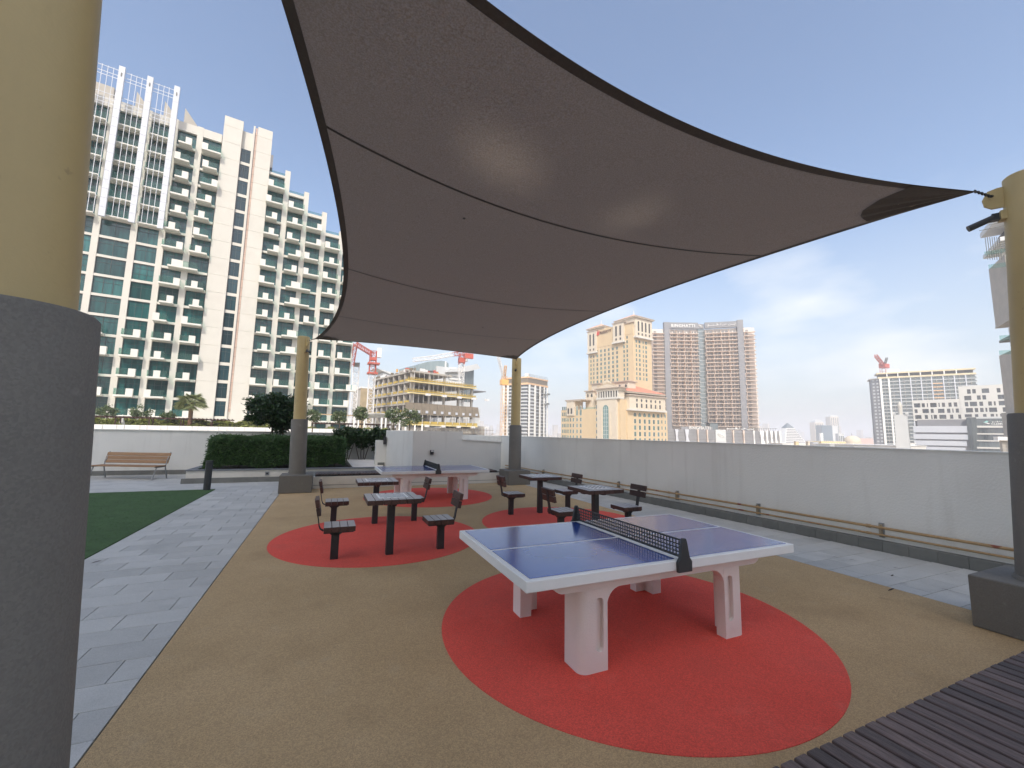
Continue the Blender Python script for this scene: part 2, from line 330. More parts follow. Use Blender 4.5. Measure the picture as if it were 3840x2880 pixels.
# floor drain cover and dead leaves
o = MB().box(6.95, 7.12, 6.05, 6.22, 0, .004).build('drain_cover', m_kerb); tag(o, 'small square dark drain cover set in the right hand walkway paving', 'drain cover')
k4 = lambda x, y: (2900+x*.425, 1640+y*.425)
LP = [(k4(575, 1060), 'the paving nearest the far right corner of the front table'), (k4(730, 1088), 'the right paving, second leaf from the table corner'), (k4(1095, 1155), 'the middle of the right paving'),
      (k4(1050, 1220), 'a joint in the right paving left of the middle leaf'), (k4(1155, 1292), 'the right paving close to the tan rubber edge'), (k4(1560, 1225), 'the right paving close to the kerb'),
      (k4(1565, 1355), 'the right paving beside the grey column block'), (k4(1040, 1345), 'the tan rubber by the right paving'), (k4(990, 1428), 'the tan rubber, further out than its neighbour'),
      ((300+130*.4702, 1500+1292*.4702), 'the grey path at the lower left by the column'), ((960+1355*.40687, 1640+840*.40687), 'the red circle behind the left front chess table'), ((960+1160*.40687, 1640+735*.40687), 'the far rim of the left red circle')]
for i, ((x, y), d) in enumerate(LP):
    q = gpt(x, y, .004); a = random.uniform(0, pi); ln = random.choice([.045, .06, .085])
    v = [(-ln, 0, .001), (-.3*ln, .008, .006), (.5*ln, .006, .009), (ln, 0, .003), (.4*ln, -.007, .004), (-.4*ln, -.008, .002)]
    o = raw('fallen_leaf', v, [(0, 1, 5), (1, 2, 4, 5), (2, 3, 4)], m_leafd); o.location = tuple(q); o.rotation_euler = (0, 0, a); tag(o, 'dry brown leaf lying on '+d, 'leaf', 'fallen leaves')

# ================================================================ parapets, kerbs, planters
def skew(t): return kerb_s(t)
rw = thing('parapet_wall', 'long pale grey rendered parapet wall along the right side of the deck', 'wall')
poly = [(skew(-1.5)+.13, -1.5), (skew(17.4)+.13, 17.4), (skew(17.4)+.4, 17.4), (skew(-1.5)+.4, -1.5)]
MB().prism(poly, -.05, 1.585).build('wall', m_plaster, rw)
MB().prism([(p[0]-(.015 if i < 2 else -.02), p[1]) for i, p in enumerate(poly)], 1.585, 1.6).build('capping', m_plaster, rw)
ang = math.atan2(-.082, 1)
for i in range(60):
    t = -1.2+i*.3105
    if t > 17.0: break
    link('kerb_tile', (PM.setdefault('k', MB().box(-.0, .13, .0015, .309, -.02, .155).mesh('kerb_tile', m_kerb, bevel=.002))), rw, (skew(t), t, 0), (0, 0, -ang if False else math.atan(.082)))
# far back wall and its kerb, left
bwl = thing('garden_wall', 'white rendered wall behind the slatted bench and the hedge', 'wall')
MB().box(-26, 6.9, 19.15, 19.45, -.05, 1.57).build('wall', m_plaster, bwl)
MB().box(-26, 6.9, 19.1, 19.5, 1.57, 1.6).build('capping', m_plaster, bwl)
for i in range(26):
    x = -12+i*.315
    if x > -4.1: break
    pc('kerb_tile', m_kerb, bwl, x, x+.311, 19.03, 19.15, -.02, .15)
# lit terrace parapet beyond (neighbouring podium)
m_white = mat('white_render', (.80, .79, .75), .9, var=.03, scale=.6)
# hedge planter
hp = thing('planter', 'low white planter with grey coping and kerb tiles holding the clipped hedge', 'planter')
MB().prism([(-3.9, 15.92), (-1.12, 15.92), (-1.12, 16.1), (-3.72, 16.1), (-3.72, 19.1), (-3.9, 19.1)], -.02, .37).build('wall', m_cream, hp)
MB().prism([(-3.93, 15.88), (6.2, 15.88), (6.2, 16.12), (-3.70, 16.12), (-3.70, 19.1), (-3.93, 19.1)], .37, .405).build('coping', m_coping, hp)
MB().box(-1.12, 6.2, 15.92, 16.1, -.02, .37).build('side_wall', m_cream, hp)
MB().box(-3.7, 1.5, 16.12, 19.1, -.02, .33).build('soil', mat('planter_soil', (.035, .025, .018), .95, var=.3, scale=8), hp)
for i in range(9): pc('kerb_tile', m_kerb, hp, -3.98+i*.337, -3.98+i*.337+.333, 15.80, 15.92, -.02, .15)
MB().box(-1.9, -1.78, 15.905, 15.92, .2, .31).build('frame', m_steelgrey, tg := thing('step_light', 'small square recessed light in the planter wall left of the column block', 'light', (.12, 0, 0)))
MB().box(-1.87, -1.81, 15.899, 15.905, .23, .28).build('lens', m_blackp, tg)
# planter / seat wall across the back
sw = thing('seat_wall', 'long cream rendered seat wall with a groove behind the far table', 'wall')
MB().box(-.29, 5.6, 13.66, 13.9, -.02, .085).build('plinth', m_cream, sw)
MB().box(-.29, 5.6, 13.675, 13.9, .085, .1).build('groove', m_kerb, sw)
MB().box(-.29, 5.6, 13.655, 13.9, .1, .34).build('wall', m_cream, sw)
MB().box(-.29, 5.6, 13.9, 14.5, -.02, .33).build('core', m_kerb, sw)
bs = thing('garden_bench', 'long dark timber slatted seat on the cream wall at the back', 'bench', (0, 0, 0))
MB().box(-.25, 5.58, 13.74, 13.8, .34, .375).build('bearer', m_black, bs); MB().box(-.25, 5.58, 14.3, 14.36, .34, .375).build('bearer', m_black, bs)
me = MB().box(-.035, .035, 13.70, 14.40, .376, .41).mesh('slat', m_wood_deck, bevel=.004)
for i in range(68): link('slat', me, bs, (-.2+i*.085, 0, 0))
# grey bed between seat and hedge planter
MB().box(-1.1, 6.2, 14.5, 15.9, -.02, .30).build('slab', m_kerb, gb := thing('raised_slab', 'grey tiled raised ledge between the slatted seat and the hedge planter', 'ledge'))
sp = thing('sloping_slab', 'pale sloping slab beside the shrubs left of the white block', 'slab')
MB().add([(.95, 16.3, .36), (2.0, 16.2, .36), (2.2, 18.6, .5), (.8, 18.7, .5), (.95, 16.3, .30), (2.0, 16.2, .30), (2.2, 18.6, .3), (.8, 18.7, .3)], [(0, 1, 2, 3), (4, 7, 6, 5), (0, 4, 5, 1), (1, 5, 6, 2), (2, 6, 7, 3), (3, 7, 4, 0)]).build('slab', m_cream, sp)
# white blocks (service shaft) behind the far table
blk = thing('white_block', 'tall white rendered block behind the far table with a wall light on it', 'block')
MB().prism([(2.72, 14.55), (4.5, 14.55), (4.5, 17.0), (2.12, 17.0)], .3, 1.745).build('wall', m_plaster, blk)
lb = thing('low_block', 'lower white rendered block right of the tall one with a white metal capping strip', 'block')
MB().add([(4.5, 14.56, .3), (6.02, 14.56, .3), (6.02, 16, .3), (4.5, 16, .3), (4.5, 14.56, 1.45), (6.02, 14.56, 1.37), (6.02, 16, 1.37), (4.5, 16, 1.45)], [(0, 3, 2, 1), (4, 5, 6, 7), (0, 1, 5, 4), (1, 2, 6, 5), (2, 3, 7, 6), (3, 0, 4, 7)]).build('wall', m_plaster, lb)
MB().add([(4.5, 14.52, 1.445), (6.04, 14.52, 1.365), (6.04, 14.7, 1.365), (4.5, 14.7, 1.445), (4.5, 14.52, 1.475), (6.04, 14.52, 1.395), (6.04, 14.7, 1.395), (4.5, 14.7, 1.475)], [(0, 3, 2, 1), (4, 5, 6, 7), (0, 1, 5, 4), (1, 2, 6, 5), (2, 3, 7, 6), (3, 0, 4, 7)]).build('capping', m_white, lb)
bw = thing('back_wall', 'pale parapet wall behind the lower white block', 'wall')
MB().box(4.55, 7.1, 17.1, 17.4, -.05, 1.59).build('wall', m_plaster, bw)
sb = thing('small_wall', 'short white wall left of the tall white block with a dark vent', 'wall')
MB().box(1.75, 2.35, 16.9, 17.2, .3, 1.35).build('wall', m_plaster, sb); MB().box(1.85, 2.1, 16.88, 16.9, .33, .5).build('vent', m_kerb, sb)
o = thing('bulkhead_light', 'small black box light on the left edge of the tall white block', 'light'); MB().box(2.02, 2.12, 16.8, 16.98, 1.2, 1.48).build('housing', m_blackp, o)
o = thing('wall_light', 'small black half round light on the front face of the tall white block', 'light')
MB().prism(rrect(3.33, 3.45, 14.47, 14.55, .03, 3), .92, 1.08, [(a, b) for a, b in rrect(3.325, 3.455, 14.46, 14.55, .03, 3)]).build('housing', m_blackp, o)
MB().box(3.345, 3.435, 14.455, 14.46, 1.03, 1.07).build('lens', m_white, o)

# pipes along the right wall
def pipe_y(t): return skew(t)+.075
for (z, r, nm) in ((.355, .021, 'upper'), (.245, .016, 'lower')):
    pts = [(skew(t)+.045, t, z) for t in np.linspace(-1.2, 16.5, 30)]
    o = thing('wall_pipe', f'{nm} of the two ochre painted pipes on the right wall', 'pipe', group='pipes along the wall')
    MB().tube(pts, r, 10).build('pipe', m_pipe, o, smooth=True)
    for t in (3.95, 7.9, 12.4): MB().tube([(skew(t)+.045, t-.03, z), (skew(t)+.045, t+.03, z)], r*1.35, 10).build('coupling', m_pipe, o, smooth=True)
for i, t in enumerate((1.9, 3.8, 5.75, 7.7, 9.7, 11.7, 13.6, 15.4)):
    o = thing('pipe_bracket', ['first', 'second', 'third', 'fourth', 'fifth', 'sixth', 'seventh', 'eighth'][i]+' pipe bracket on the right wall counted from the near column', 'bracket', (skew(t), t, 0), math.atan(.082), 'pipe brackets')
    MB().box(.09, .13, -.03, .03, .2, .42).build('plate', m_steelgrey, o); MB().box(.05, .09, -.018, .018, .21, .4).build('arm', m_brackettan, o)

# ================================================================ shade sail posts
POSTS = {'far left': ((-.7, 13.24), (-.11, .03), 4.38), 'far right': ((6.0, 13.24), (.02, .03), 4.36), 'near right': ((6.1, 1.60), (.04, -.17), 4.34), 'near left': ((-.768, 1.54), (-.18, -.04), 4.6)}
PL_LABEL = {'far left': 'shade sail post beside the hedge, beige over grey sleeve on a block', 'far right': 'shade sail post at the far corner in front of the pale wall',
            'near right': 'shade sail post at the right edge of the photo with the sail chained to it', 'near left': 'huge close shade sail post filling the left edge of the photo'}
def lean(base, ln, z): return (base[0]+ln[0]*z/4.4, base[1]+ln[1]*z/4.4, z)
for k, ((bx, by), ln, top) in POSTS.items():
    rootp = thing('shade_sail_post', PL_LABEL[k], 'post', (bx, by, 0), group='posts holding up the shade sail')
    MB().box(-.405, .405, -.415, .415, 0, .47).build('base_block', m_postgrey, rootp, bevel=.015, seg=3)
    z1 = 2.0 if k != 'near left' else 2.03
    b0 = lambda z: (ln[0]*(z-.47)/4, ln[1]*(z-.47)/4, z)
    MB().tube([b0(.45), b0(.47), b0(.5)], [.235, .235, .222], 48).build('collar', m_postgrey, rootp, smooth=True)
    MB().tube([b0(.47), b0(z1-.012), b0(z1), b0(z1+.002)], [.215, .215, .205, .17], 64).build('sleeve', m_postgrey, rootp, smooth=True)
    MB().tube([b0(z1-.01), b0(top), b0(top+.015)], [.165, .165, .15], 64).build('pipe', m_post, rootp, smooth=True)
    cx_, cy_ = 2.6-bx, 7.4-by; dd = math.hypot(cx_, cy_); ux, uy = cx_/dd, cy_/dd
    a = math.atan2(uy, ux); tp = b0(top-.18)
    lug = MB().extr([(.15, -.09), (.25, -.09), (.30, -.05), (.31, .02), (.27, .10), (.2, .12), (.15, .12)], -.01, .01).build('lug_plate', m_post, rootp); lug.location = tp; lug.rotation_euler = (0, 0, a)
    hl = MB().tube([(.245, -.0115, .045), (.245, .0115, .045)], .016, 12).build('bolt_hole', m_blackp, rootp); hl.location = tp; hl.rotation_euler = (0, 0, a)
    if k != 'near left':
        sl_ = {'far left': 'small dark spotlight on the far left post under the sail', 'far right': 'small dark spotlight on the far right post', 'near right': 'dark tubular spotlight on the near right post'}[k]
        t2 = b0(top-.42 if k != 'near right' else top-.36); o = thing('spotlight', sl_, 'spotlight', (bx+t2[0], by+t2[1], t2[2]), a, 'spotlights on the sail posts')
        MB().box(.15, .2, -.05, .05, -.045, .045).build('mount', m_post, o); MB().box(.2, .27, -.03, .03, -.035, -.02).build('yoke', m_blackp, o); MB().box(.2, .25, -.012, .012, -.03, .04).build('bracket', m_blackp, o)
        MB().tube([(.24, 0, 0), (.42, 0, -.07)], [.03, .032], 16).build('barrel', m_blackp, o, smooth=True)

# ================================================================ shade sail
FL, FR, BR_, BL_ = [np.array(v) for v in ((-.585, 1.614, 4.218), (5.466, 1.601, 4.09), (5.834, 12.884, 4.274), (-.502, 12.943, 4.306))]
SG = dict(L=np.array([.631, .063, -.061]), N=np.array([-.097, .536, -.038]), R=np.array([-.696, .07, .008]), B=np.array([-.016, -.189, .025]))
bow = lambda a, b, s, t: a*(1-t)+b*t+4*t*(1-t)*s
def sail(u, v):      # u across (left to right), v along (near to far)
    l, r = bow(FL, BL_, SG['L'], v), bow(FR, BR_, SG['R'], v); n_, f = bow(FL, FR, SG['N'], u), bow(BL_, BR_, SG['B'], u)
    p = l*(1-u)+r*u+n_*(1-v)+f*v-((1-u)*(1-v)*FL+u*(1-v)*FR+u*v*BR_+(1-u)*v*BL_)
    p = p.copy(); p[2] += -.10*16*u*(1-u)*v*(1-v)
    for cu, cv in ((0, 0), (1, 0), (1, 1), (0, 1)):       # tension creases running out of the corners
        a, b = abs(u-cu), abs(v-cv)*1.6; rr_ = math.hypot(a, b)
        if rr_ > 1e-6: p[2] += .011*math.sin(math.atan2(b, a)*17)*min(1, rr_*14)*math.exp(-(rr_/.17)**2)
    return p
m_sail = mat('taupe_knit_fabric', (.185, .125, .075), .9, scale=120, var=.12, bump=.25, bscale=420, detail=2)
def fabric(m, amt):
    t = m.node_tree; b = t.nodes['Principled BSDF']; o = t.nodes['Material Output']; tr = t.nodes.new('ShaderNodeBsdfTranslucent'); tr.inputs[0].default_value = (.5, .42, .35, 1)
    ms = t.nodes.new('ShaderNodeMixShader'); ms.inputs[0].default_value = amt; b.inputs['Specular IOR Level'].default_value = .1
    n = t.nodes.new('ShaderNodeTexNoise'); n.inputs['Scale'].default_value = 90; n.inputs['Detail'].default_value = 2; g = t.nodes.new('ShaderNodeNewGeometry'); mr = t.nodes.new('ShaderNodeMapRange')
    mr.inputs['From Min'].default_value = .35; mr.inputs['From Max'].default_value = .65; mr.inputs['To Min'].default_value = amt*.6; mr.inputs['To Max'].default_value = amt*1.4
    t.links.new(g.outputs['Position'], n.inputs['Vector']); t.links.new(n.outputs['Fac'], mr.inputs['Value']); t.links.new(mr.outputs[0], ms.inputs[0])
    t.links.new(b.outputs[0], ms.inputs[1]); t.links.new(tr.outputs[0], ms.inputs[2]); t.links.new(ms.outputs[0], o.inputs[0])
fabric(m_sail, .18)
m_hem = mat('dark_webbing', (.075, .06, .048), .85, scale=40)
ss = thing('shade_sail', 'large taupe four cornered shade sail stretched overhead between the posts', 'shade sail')
def strip(name, us, vs_, m, dz=0, smooth=True):
    V_, F_ = [], []; nu, nv = len(us), len(vs_)
    for v in vs_:
        for u in us: p = sail(u, v); V_.append((p[0], p[1], p[2]+dz))
    for j in range(nv-1):
        for i in range(nu-1): F_.append((j*nu+i, j*nu+i+1, (j+1)*nu+i+1, (j+1)*nu+i))
    o = raw(name, V_, F_, m, ss); o.data.polygons.foreach_set('use_smooth', [True]*len(F_)); return o
SEAMS = [0, .16, .435, .71, 1]
for a, b in zip(SEAMS[:-1], SEAMS[1:]): strip('fabric_panel', np.linspace(0, 1, 81), np.linspace(a, b, 25), m_sail)
for v in SEAMS[1:-1]: strip('seam', np.linspace(.012, .988, 41), [v-.0014, v+.0014], m_hem, -.004)
strip('hem', np.linspace(-.002, .013, 2), np.linspace(0, 1, 61), m_hem, -.006); strip('hem', np.linspace(.988, 1.002, 2), np.linspace(0, 1, 61), m_hem, -.006)
strip('hem', np.linspace(0, 1, 61), np.linspace(-.001, .0062, 2), m_hem, -.006); strip('hem', np.linspace(0, 1, 61), np.linspace(.993, 1.001, 2), m_hem, -.006)
for cu, cv in ((0, 0), (1, 0), (1, 1), (0, 1)):
    V_, F_ = [], []
    for j in range(9):
        for i in range(9):
            a, rr_ = R(90*i/8), j/8
            u, v = .10*rr_*cos(a), .062*rr_*sin(a); u = 1-u if cu else u; v = 1-v if cv else v; p = sail(u, v); V_.append((p[0], p[1], p[2]-.009))
    for j in range(8):
        for i in range(8): F_.append((j*9+i, j*9+i+1, (j+1)*9+i+1, (j+1)*9+i))
    raw('corner_patch', V_, F_, m_hem, ss)
for P_, k in ((FL, 'near left'), (FR, 'near right'), (BR_, 'far right'), (BL_, 'far left')):
    (bx, by), ln, top = POSTS[k]; z = top-.18+.045; hx, hy = bx+ln[0]*(z-.47)/4, by+ln[1]*(z-.47)/4; d = np.array([2.6-bx, 7.4-by, 0]); d /= np.linalg.norm(d); hole = np.array([hx, hy, z])+d*.245
    dv = P_-hole; n_ = max(2, int(np.linalg.norm(dv)/.055))
    ch = MB()
    for i in range(n_):
        a = hole+dv*(i/n_); b = hole+dv*((i+1.25)/n_); mid = (a+b)/2; q = dv/np.linalg.norm(dv); s_ = np.cross(q, [0, 0, 1]); s_ = s_/np.linalg.norm(s_)
        if i % 2: s_ = np.array([0, 0, 1.0])
        l2 = np.linalg.norm(b-a)/2; ch.tube([mid+q*l2*cos(t)+s_*.014*sin(t) for t in np.linspace(0, 2*pi, 11)], .005, 6, cap=False)
    ch.build('chain', m_black, ss, smooth=True)
for (u, v) in ((.62, .62), (.45, .70), (.83, .745), (.7, .83), (.28, .2)):
    p = sail(u, v); MB().tube([(p[0], p[1], p[2]-.008), (p[0], p[1], p[2]-.004)], .018, 8).build('fabric_spot', m_hem, ss)

# ================================================================ table tennis tables
def make_tt(loc, label):
    r = thing('table_tennis_table', label, 'table tennis table', loc, group='concrete table tennis tables')
    L2, W2, T = 1.37, .7625, .76
    MB().box(-L2, L2, -W2, W2, T-.075, T).build('table_slab', m_tabwhite, r, bevel=.006, seg=2)
    b = .045
    for sx in (-1, 1):
        for sy in (-1, 1):
            x0, x1 = sorted((sx*.042, sx*(L2-b))); y0, y1 = sorted((sy*.02, sy*(W2-b)))
            MB().box(x0, x1, y0, y1, T-.01, T+.003).build('playing_field', m_blue, r)
    for sx in (-1, 1):   # under-slab beams with rounded ends, pairs of legs
        pass
    def arc(cx, cz, rad, a0, a1, n=7): return [(cx+rad*cos(R(a0+(a1-a0)*i/n)), cz+rad*sin(R(a0+(a1-a0)*i/n))) for i in range(n+1)]
    for sy in (-1, 1):
        y0, y1 = sorted((sy*.528, sy*.618))
        half = arc(-1.0, T-.075, .10, 180, 270)+[(-.865, T-.176), (-.64, T-.176), (-.64, T-.33), (-.622, T-.33)]+arc(-.49, T-.31, .132, 180, 90)
        MB().extr(half+[(-x, z) for x, z in reversed(half)], y0, y1).build('beam', m_concpink, r)
    for sx in (-1, 1):
        for sy in (-1, 1):
            # stout leg: outer corner widely rounded, a slot sunk into its long face
            pl_ = [(.745, .40), (.86, .40)]+[(.79+.07*cos(R(a)), .55+.07*sin(R(a))) for a in range(0, 91, 15)]+[(.62, .62), (.62, .525), (.745, .525)]
            pb_l = [(sx*(x+.006 if x > .7 else x), sy*(y+.004 if y > .5 else y)) for x, y in pl_]
            leg = MB().prism([(sx*x, sy*y) for x, y in pl_], 0, T-.173).build('leg', m_concpink, r)
            co = MB().extr(rrect(sx*.69-.033, sx*.69+.033, .14, .52, .031), sy*.62-.035, sy*.62+.035).build('slot_cutter', m_concpink)
            leg.parent = None
            md = leg.modifiers.new('slot', 'BOOLEAN'); md.operation = 'DIFFERENCE'; md.object = co; md.solver = 'EXACT'
            bpy.context.view_layer.update()
            dg = bpy.context.evaluated_depsgraph_get(); me2 = bpy.data.meshes.new_from_object(leg.evaluated_get(dg)); leg.modifiers.clear(); leg.data = me2; leg.parent = r; bpy.data.objects.remove(co)
            me2.polygons.foreach_set('use_smooth', [True]*len(me2.polygons)); me2.set_sharp_from_angle(angle=R(30))
    # net: perforated steel plate standing between two end posts
    V_, F_ = [], []; nm = 46; z0, z1 = T+.012, T+.155; y_ = np.linspace(-W2-.005, W2+.005, nm+1); fr = .013
    net = MB(); net.box(-.004, .004, -W2, W2, z0, z0+fr+.006); net.box(-.004, .004, -W2, W2, z1-fr, z1)
    hz_ = (z1-z0-2*fr)/4
    for i in range(nm+1): yy = -W2+2*W2*i/nm; net.box(-.003, .003, yy-.0045, yy+.0045, z0+fr, z1-fr)
    for j in range(1, 4): net.box(-.0032, .0032, -W2, W2, z0+fr+hz_*j-.0045, z0+fr+hz_*j+.0045)
    net.build('net', m_blackp, r)
    for sy in (-1, 1):
        y0, y1 = sorted((sy*W2, sy*(W2+.028)))
        MB().extr([(-.07, T-.085), (.07, T-.085), (.072, T-.01), (.05, T+.02), (.022, T+.15), (.012, T+.168), (-.012, T+.168), (-.022, T+.15), (-.05, T+.02), (-.072, T-.01)], y0, y1).build('net_post', m_blackp, r, bevel=.002)
    return r
make_tt((2.63, 3.32, 0), 'nearest white and blue concrete table tennis table on the large red circle')
make_tt((2.60, 11.12, 0), 'far white and blue concrete table tennis table in front of the cream seat wall')

# ================================================================ chess tables and chairs
def make_table():
    r = thing('chess_table', '', 'chess table', group='chess tables')
    MB().box(-.05, .05, -.05, .05, 0, .745).build('post', m_black, r, bevel=.006)
    MB().extr([(-.3, .735), (.3, .735), (.26, .70), (-.26, .70)], -.045, .045).build('bracket', m_black, r)
    MB().extr([(-.3, .735), (.3, .735), (.27, .705), (-.27, .705)], -.03, .03, 'x').build('bracket', m_black, r)
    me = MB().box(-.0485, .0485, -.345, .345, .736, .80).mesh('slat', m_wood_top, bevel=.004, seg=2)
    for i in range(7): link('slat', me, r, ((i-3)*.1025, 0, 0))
    MB().box(-.2, .2, -.2, .2, .8005, .807).build('chessboard', m_board_w, r)
    sq = MB()
    for i in range(8):
        for j in range(8):
            if (i+j) % 2: sq.add([(-.176+i*.044, -.176+j*.044, .8085), (-.132+i*.044, -.176+j*.044, .8085), (-.132+i*.044, -.132+j*.044, .8085), (-.176+i*.044, -.132+j*.044, .8085)], [(0, 1, 2, 3)])
    stuff(sq.build('dark_squares', m_board_d, r)); return r
def make_chair():            # faces +x (the table), back at -x
    r = thing('chess_chair', '', 'chair', group='chairs at the chess tables')
    MB().box(-.05, .05, -.04, .04, 0, .36).build('post', m_black, r, bevel=.005)
    MB().extr([(-.12, .385), (.14, .385), (.05, .32), (-.05, .32)], -.04, .04).build('bracket', m_black, r)
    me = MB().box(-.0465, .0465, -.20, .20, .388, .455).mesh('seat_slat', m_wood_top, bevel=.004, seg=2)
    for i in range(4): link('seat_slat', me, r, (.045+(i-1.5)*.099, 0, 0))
    MB().box(-.15, .22, -.17, -.13, .372, .388).build('rail', m_black, r); MB().box(-.15, .22, .13, .17, .372, .388).build('rail', m_black, r)
    pth = [(-.10, .375), (-.165, .38), (-.20, .405), (-.217, .45), (-.23, .53), (-.285, .80)]
    nrm = MB(); V_ = []
    for (x, z) in pth: V_ += [(x, -.035, z), (x, .035, z)]
    for (x, z) in pth: V_ += [(x+.012, -.035, z+.006), (x+.012, .035, z+.006)]
    n_ = len(pth); F_ = []
    for i in range(n_-1):
        a = 2*i; F_ += [(a, a+1, a+3, a+2), (2*n_+a, 2*n_+a+2, 2*n_+a+3, 2*n_+a+1), (a, a+2, 2*n_+a+2, 2*n_+a), (a+1, 2*n_+a+1, 2*n_+a+3, a+3)]
    nrm.add(V_, F_); nrm.build('back_bar', m_black, r)
    me = MB().box(-.024, .024, -.20, .20, -.05, .05).mesh('back_slat', m_wood_dark, bevel=.005, seg=2)
    for z in (.655, .765): link('back_slat', me, r, (-.235+(.70-z)*.2, 0, z), (0, R(-11), 0))
    return r
T0, C0 = make_table(), make_chair()
TT = [((.905, 6.24), 'chess table with pale board nearest the left red circle front'), ((.915, 8.33), 'chess table behind the nearest left chess table, before the far white table'),
      ((4.385, 6.22), 'chess table right of the front table net, nearer of the right pair'), ((4.375, 8.28), 'chess table by the far right grey column, further of the right pair')]
CC = [((.19, 6.27), 0, 'chair at the left end of the front left chess table, back to the grey path'), ((1.645, 6.27), pi, 'chair on the right of the front left chess table, beside the near white table corner'),
      ((.20, 8.38), 0, 'chair furthest left behind, half on tan rubber, at the rear left chess table'), ((1.645, 8.34), pi, 'chair right of the rear left chess table in front of the far white table'),
      ((3.70, 6.24), 0, 'chair left of the nearer right chess table, just above the net end'), ((5.12, 6.24), pi, 'chair right of the nearer right chess table, closest to the ochre pipes'),
      ((3.69, 8.30), 0, 'chair left of the rear right chess table, in front of the grey column block'), ((5.14, 8.36), pi, 'chair right of the rear right chess table, mostly hidden by the nearer table')]
for i, ((x, y), lb_) in enumerate(TT):
    if i == 0: T0.location = (x, y, 0); T0['label'] = lb_
    else: dup(T0, (x, y, 0), 0, lb_)
for i, ((x, y), a, lb_) in enumerate(CC):
    if i == 0: C0.location = (x, y, 0); C0['label'] = lb_
    else: dup(C0, (x, y, 0), a, lb_)

# ================================================================ near slatted bench, park bench, bollard
nb = thing('slatted_bench', 'weathered dark timber slatted bench filling the lower right corner', 'bench')
MB().box(-.3, 5.68, .62, 1.12, -.02, .36).build('wall', m_cream, nb)
MB().box(-.3, 5.68, 1.0, 1.05, .36, .432).build('bearer', m_black, nb); MB().box(-.3, 5.68, .66, .71, .36, .432).build('bearer', m_black, nb)
me = MB().box(-.0345, .0345, .56, 1.19, .435, .47).mesh('slat', m_wood_deck, bevel=.006, seg=2)
for i in range(72): link('slat', me, nb, (-.26+i*.0829, random.uniform(-.002, .002), random.uniform(-.001, .001)))
pk = thing('park_bench', 'timber slatted park bench with grey metal frame against the white wall', 'bench', (-5.87, 17.78, 0), R(-22))
me = MB().box(-1.04, 1.04, -.018, .018, -.055, .055).mesh('back_slat', m_wood_warm, bevel=.008, seg=2)
for i in range(3): link('back_slat', me, pk, (0, .22+i*.035, .545+i*.118), (R(-16), 0, 0))
me = MB().box(-1.04, 1.04, -.05, .05, -.018, .018).mesh('seat_slat', m_wood_warm, bevel=.006)
for i in range(4): link('seat_slat', me, pk, (0, -.25+i*.115, .425), (R(0), 0, 0))
for sx in (-1, 1):
    x = sx*1.0
    MB().tube([(x, -.34, 0), (x, -.26, .2), (x, -.2, .38), (x, -.3, .42), (x, -.2, .40), (x, .12, .40)], .02, 8).build('leg', m_steelgrey, pk, smooth=True)
    MB().tube([(x, .27, 0), (x, .2, .25), (x, .16, .42), (x, .22, .6), (x, .33, .86)], .02, 8).build('leg', m_steelgrey, pk, smooth=True)
bo = thing('bollard_light', 'dark round bollard standing at the tip of the green lawn', 'bollard', (-2.95, 14.12, 0))
MB().tube([(0, 0, 0), (0, 0, .76)], .085, 32).build('shaft', m_blackp, bo, smooth=True); MB().tube([(0, 0, .765), (0, 0, .80)], .09, 32).build('cap', m_blackp, bo, smooth=True); MB().tube([(0, 0, 0), (0, 0, .012)], .11, 32).build('base_plate', m_blackp, bo, smooth=True)

# ================================================================ planting on the deck
def hedge_pts(x0, x1, y0, y1, z0, z1, n, g):
    q = []
    k = g.choice(5, n, p=[.3, .34, .08, .14, .14])
    r1, r2 = g.uniform(size=n), g.uniform(size=n)
    d = np.abs(g.normal(0, .07, n))
    x = x0+(x1-x0)*r1; y = y0+(y1-y0)*r2; z = z0+(z1-z0)*r2
    P_ = np.zeros((n, 3))
    P_[k == 0] = np.stack([x, y, z1-d], 1)[k == 0]; P_[k == 1] = np.stack([x, y0+d, z], 1)[k == 1]; P_[k == 2] = np.stack([x, y1-d, z], 1)[k == 2]
    P_[k == 3] = np.stack([x0+d, y0+(y1-y0)*r1, z], 1)[k == 3]; P_[k == 4] = np.stack([x1-d, y0+(y1-y0)*r1, z], 1)[k == 4]
    # round the shoulders and wobble
    cx_, cy_, cz_ = (x0+x1)/2, (y0+y1)/2, (z0+z1)/2; e = (P_-[cx_, cy_, cz_])/[(x1-x0)/2, (y1-y0)/2, (z1-z0)/2]
    m_ = np.maximum(0, np.abs(e[:, 0])**8+np.abs(e[:, 2])**6*(e[:, 2] > 0)+np.abs(e[:, 1])**6-1)*.1; P_ = P_-(P_-[cx_, cy_, cz_])*np.minimum(m_, .12)[:, None]
    P_ += .05*np.sin(P_[:, [1, 2, 0]]*4.1+P_[:, [2, 0, 1]]*2.7)
    return P_
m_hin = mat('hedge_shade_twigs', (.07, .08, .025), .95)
hg = thing('hedge', 'dense clipped dark green hedge in the low white planter', 'hedge')
_hp = hedge_pts(-3.6, .62, 16.15, 18.2, .47, 1.45, 44000, np.random.default_rng(5)); _st = np.random.default_rng(6).choice(44000, 1500); _hp[_st] += (_hp[_st]-np.array([-1.5, 17.2, .9]))*np.array([.04, .07, .1]); leaves('foliage', m_hedge, hg, _hp, .10, .2, up=.25, seed=5)
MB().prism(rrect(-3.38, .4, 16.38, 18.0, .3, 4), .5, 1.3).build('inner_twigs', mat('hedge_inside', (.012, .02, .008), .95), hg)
for i in range(7): MB().tube([(-3.3+i*.6, 16.9, .33), (-3.25+i*.6, 16.9, .8)], .02, 6).build('stem', m_bark, hg)
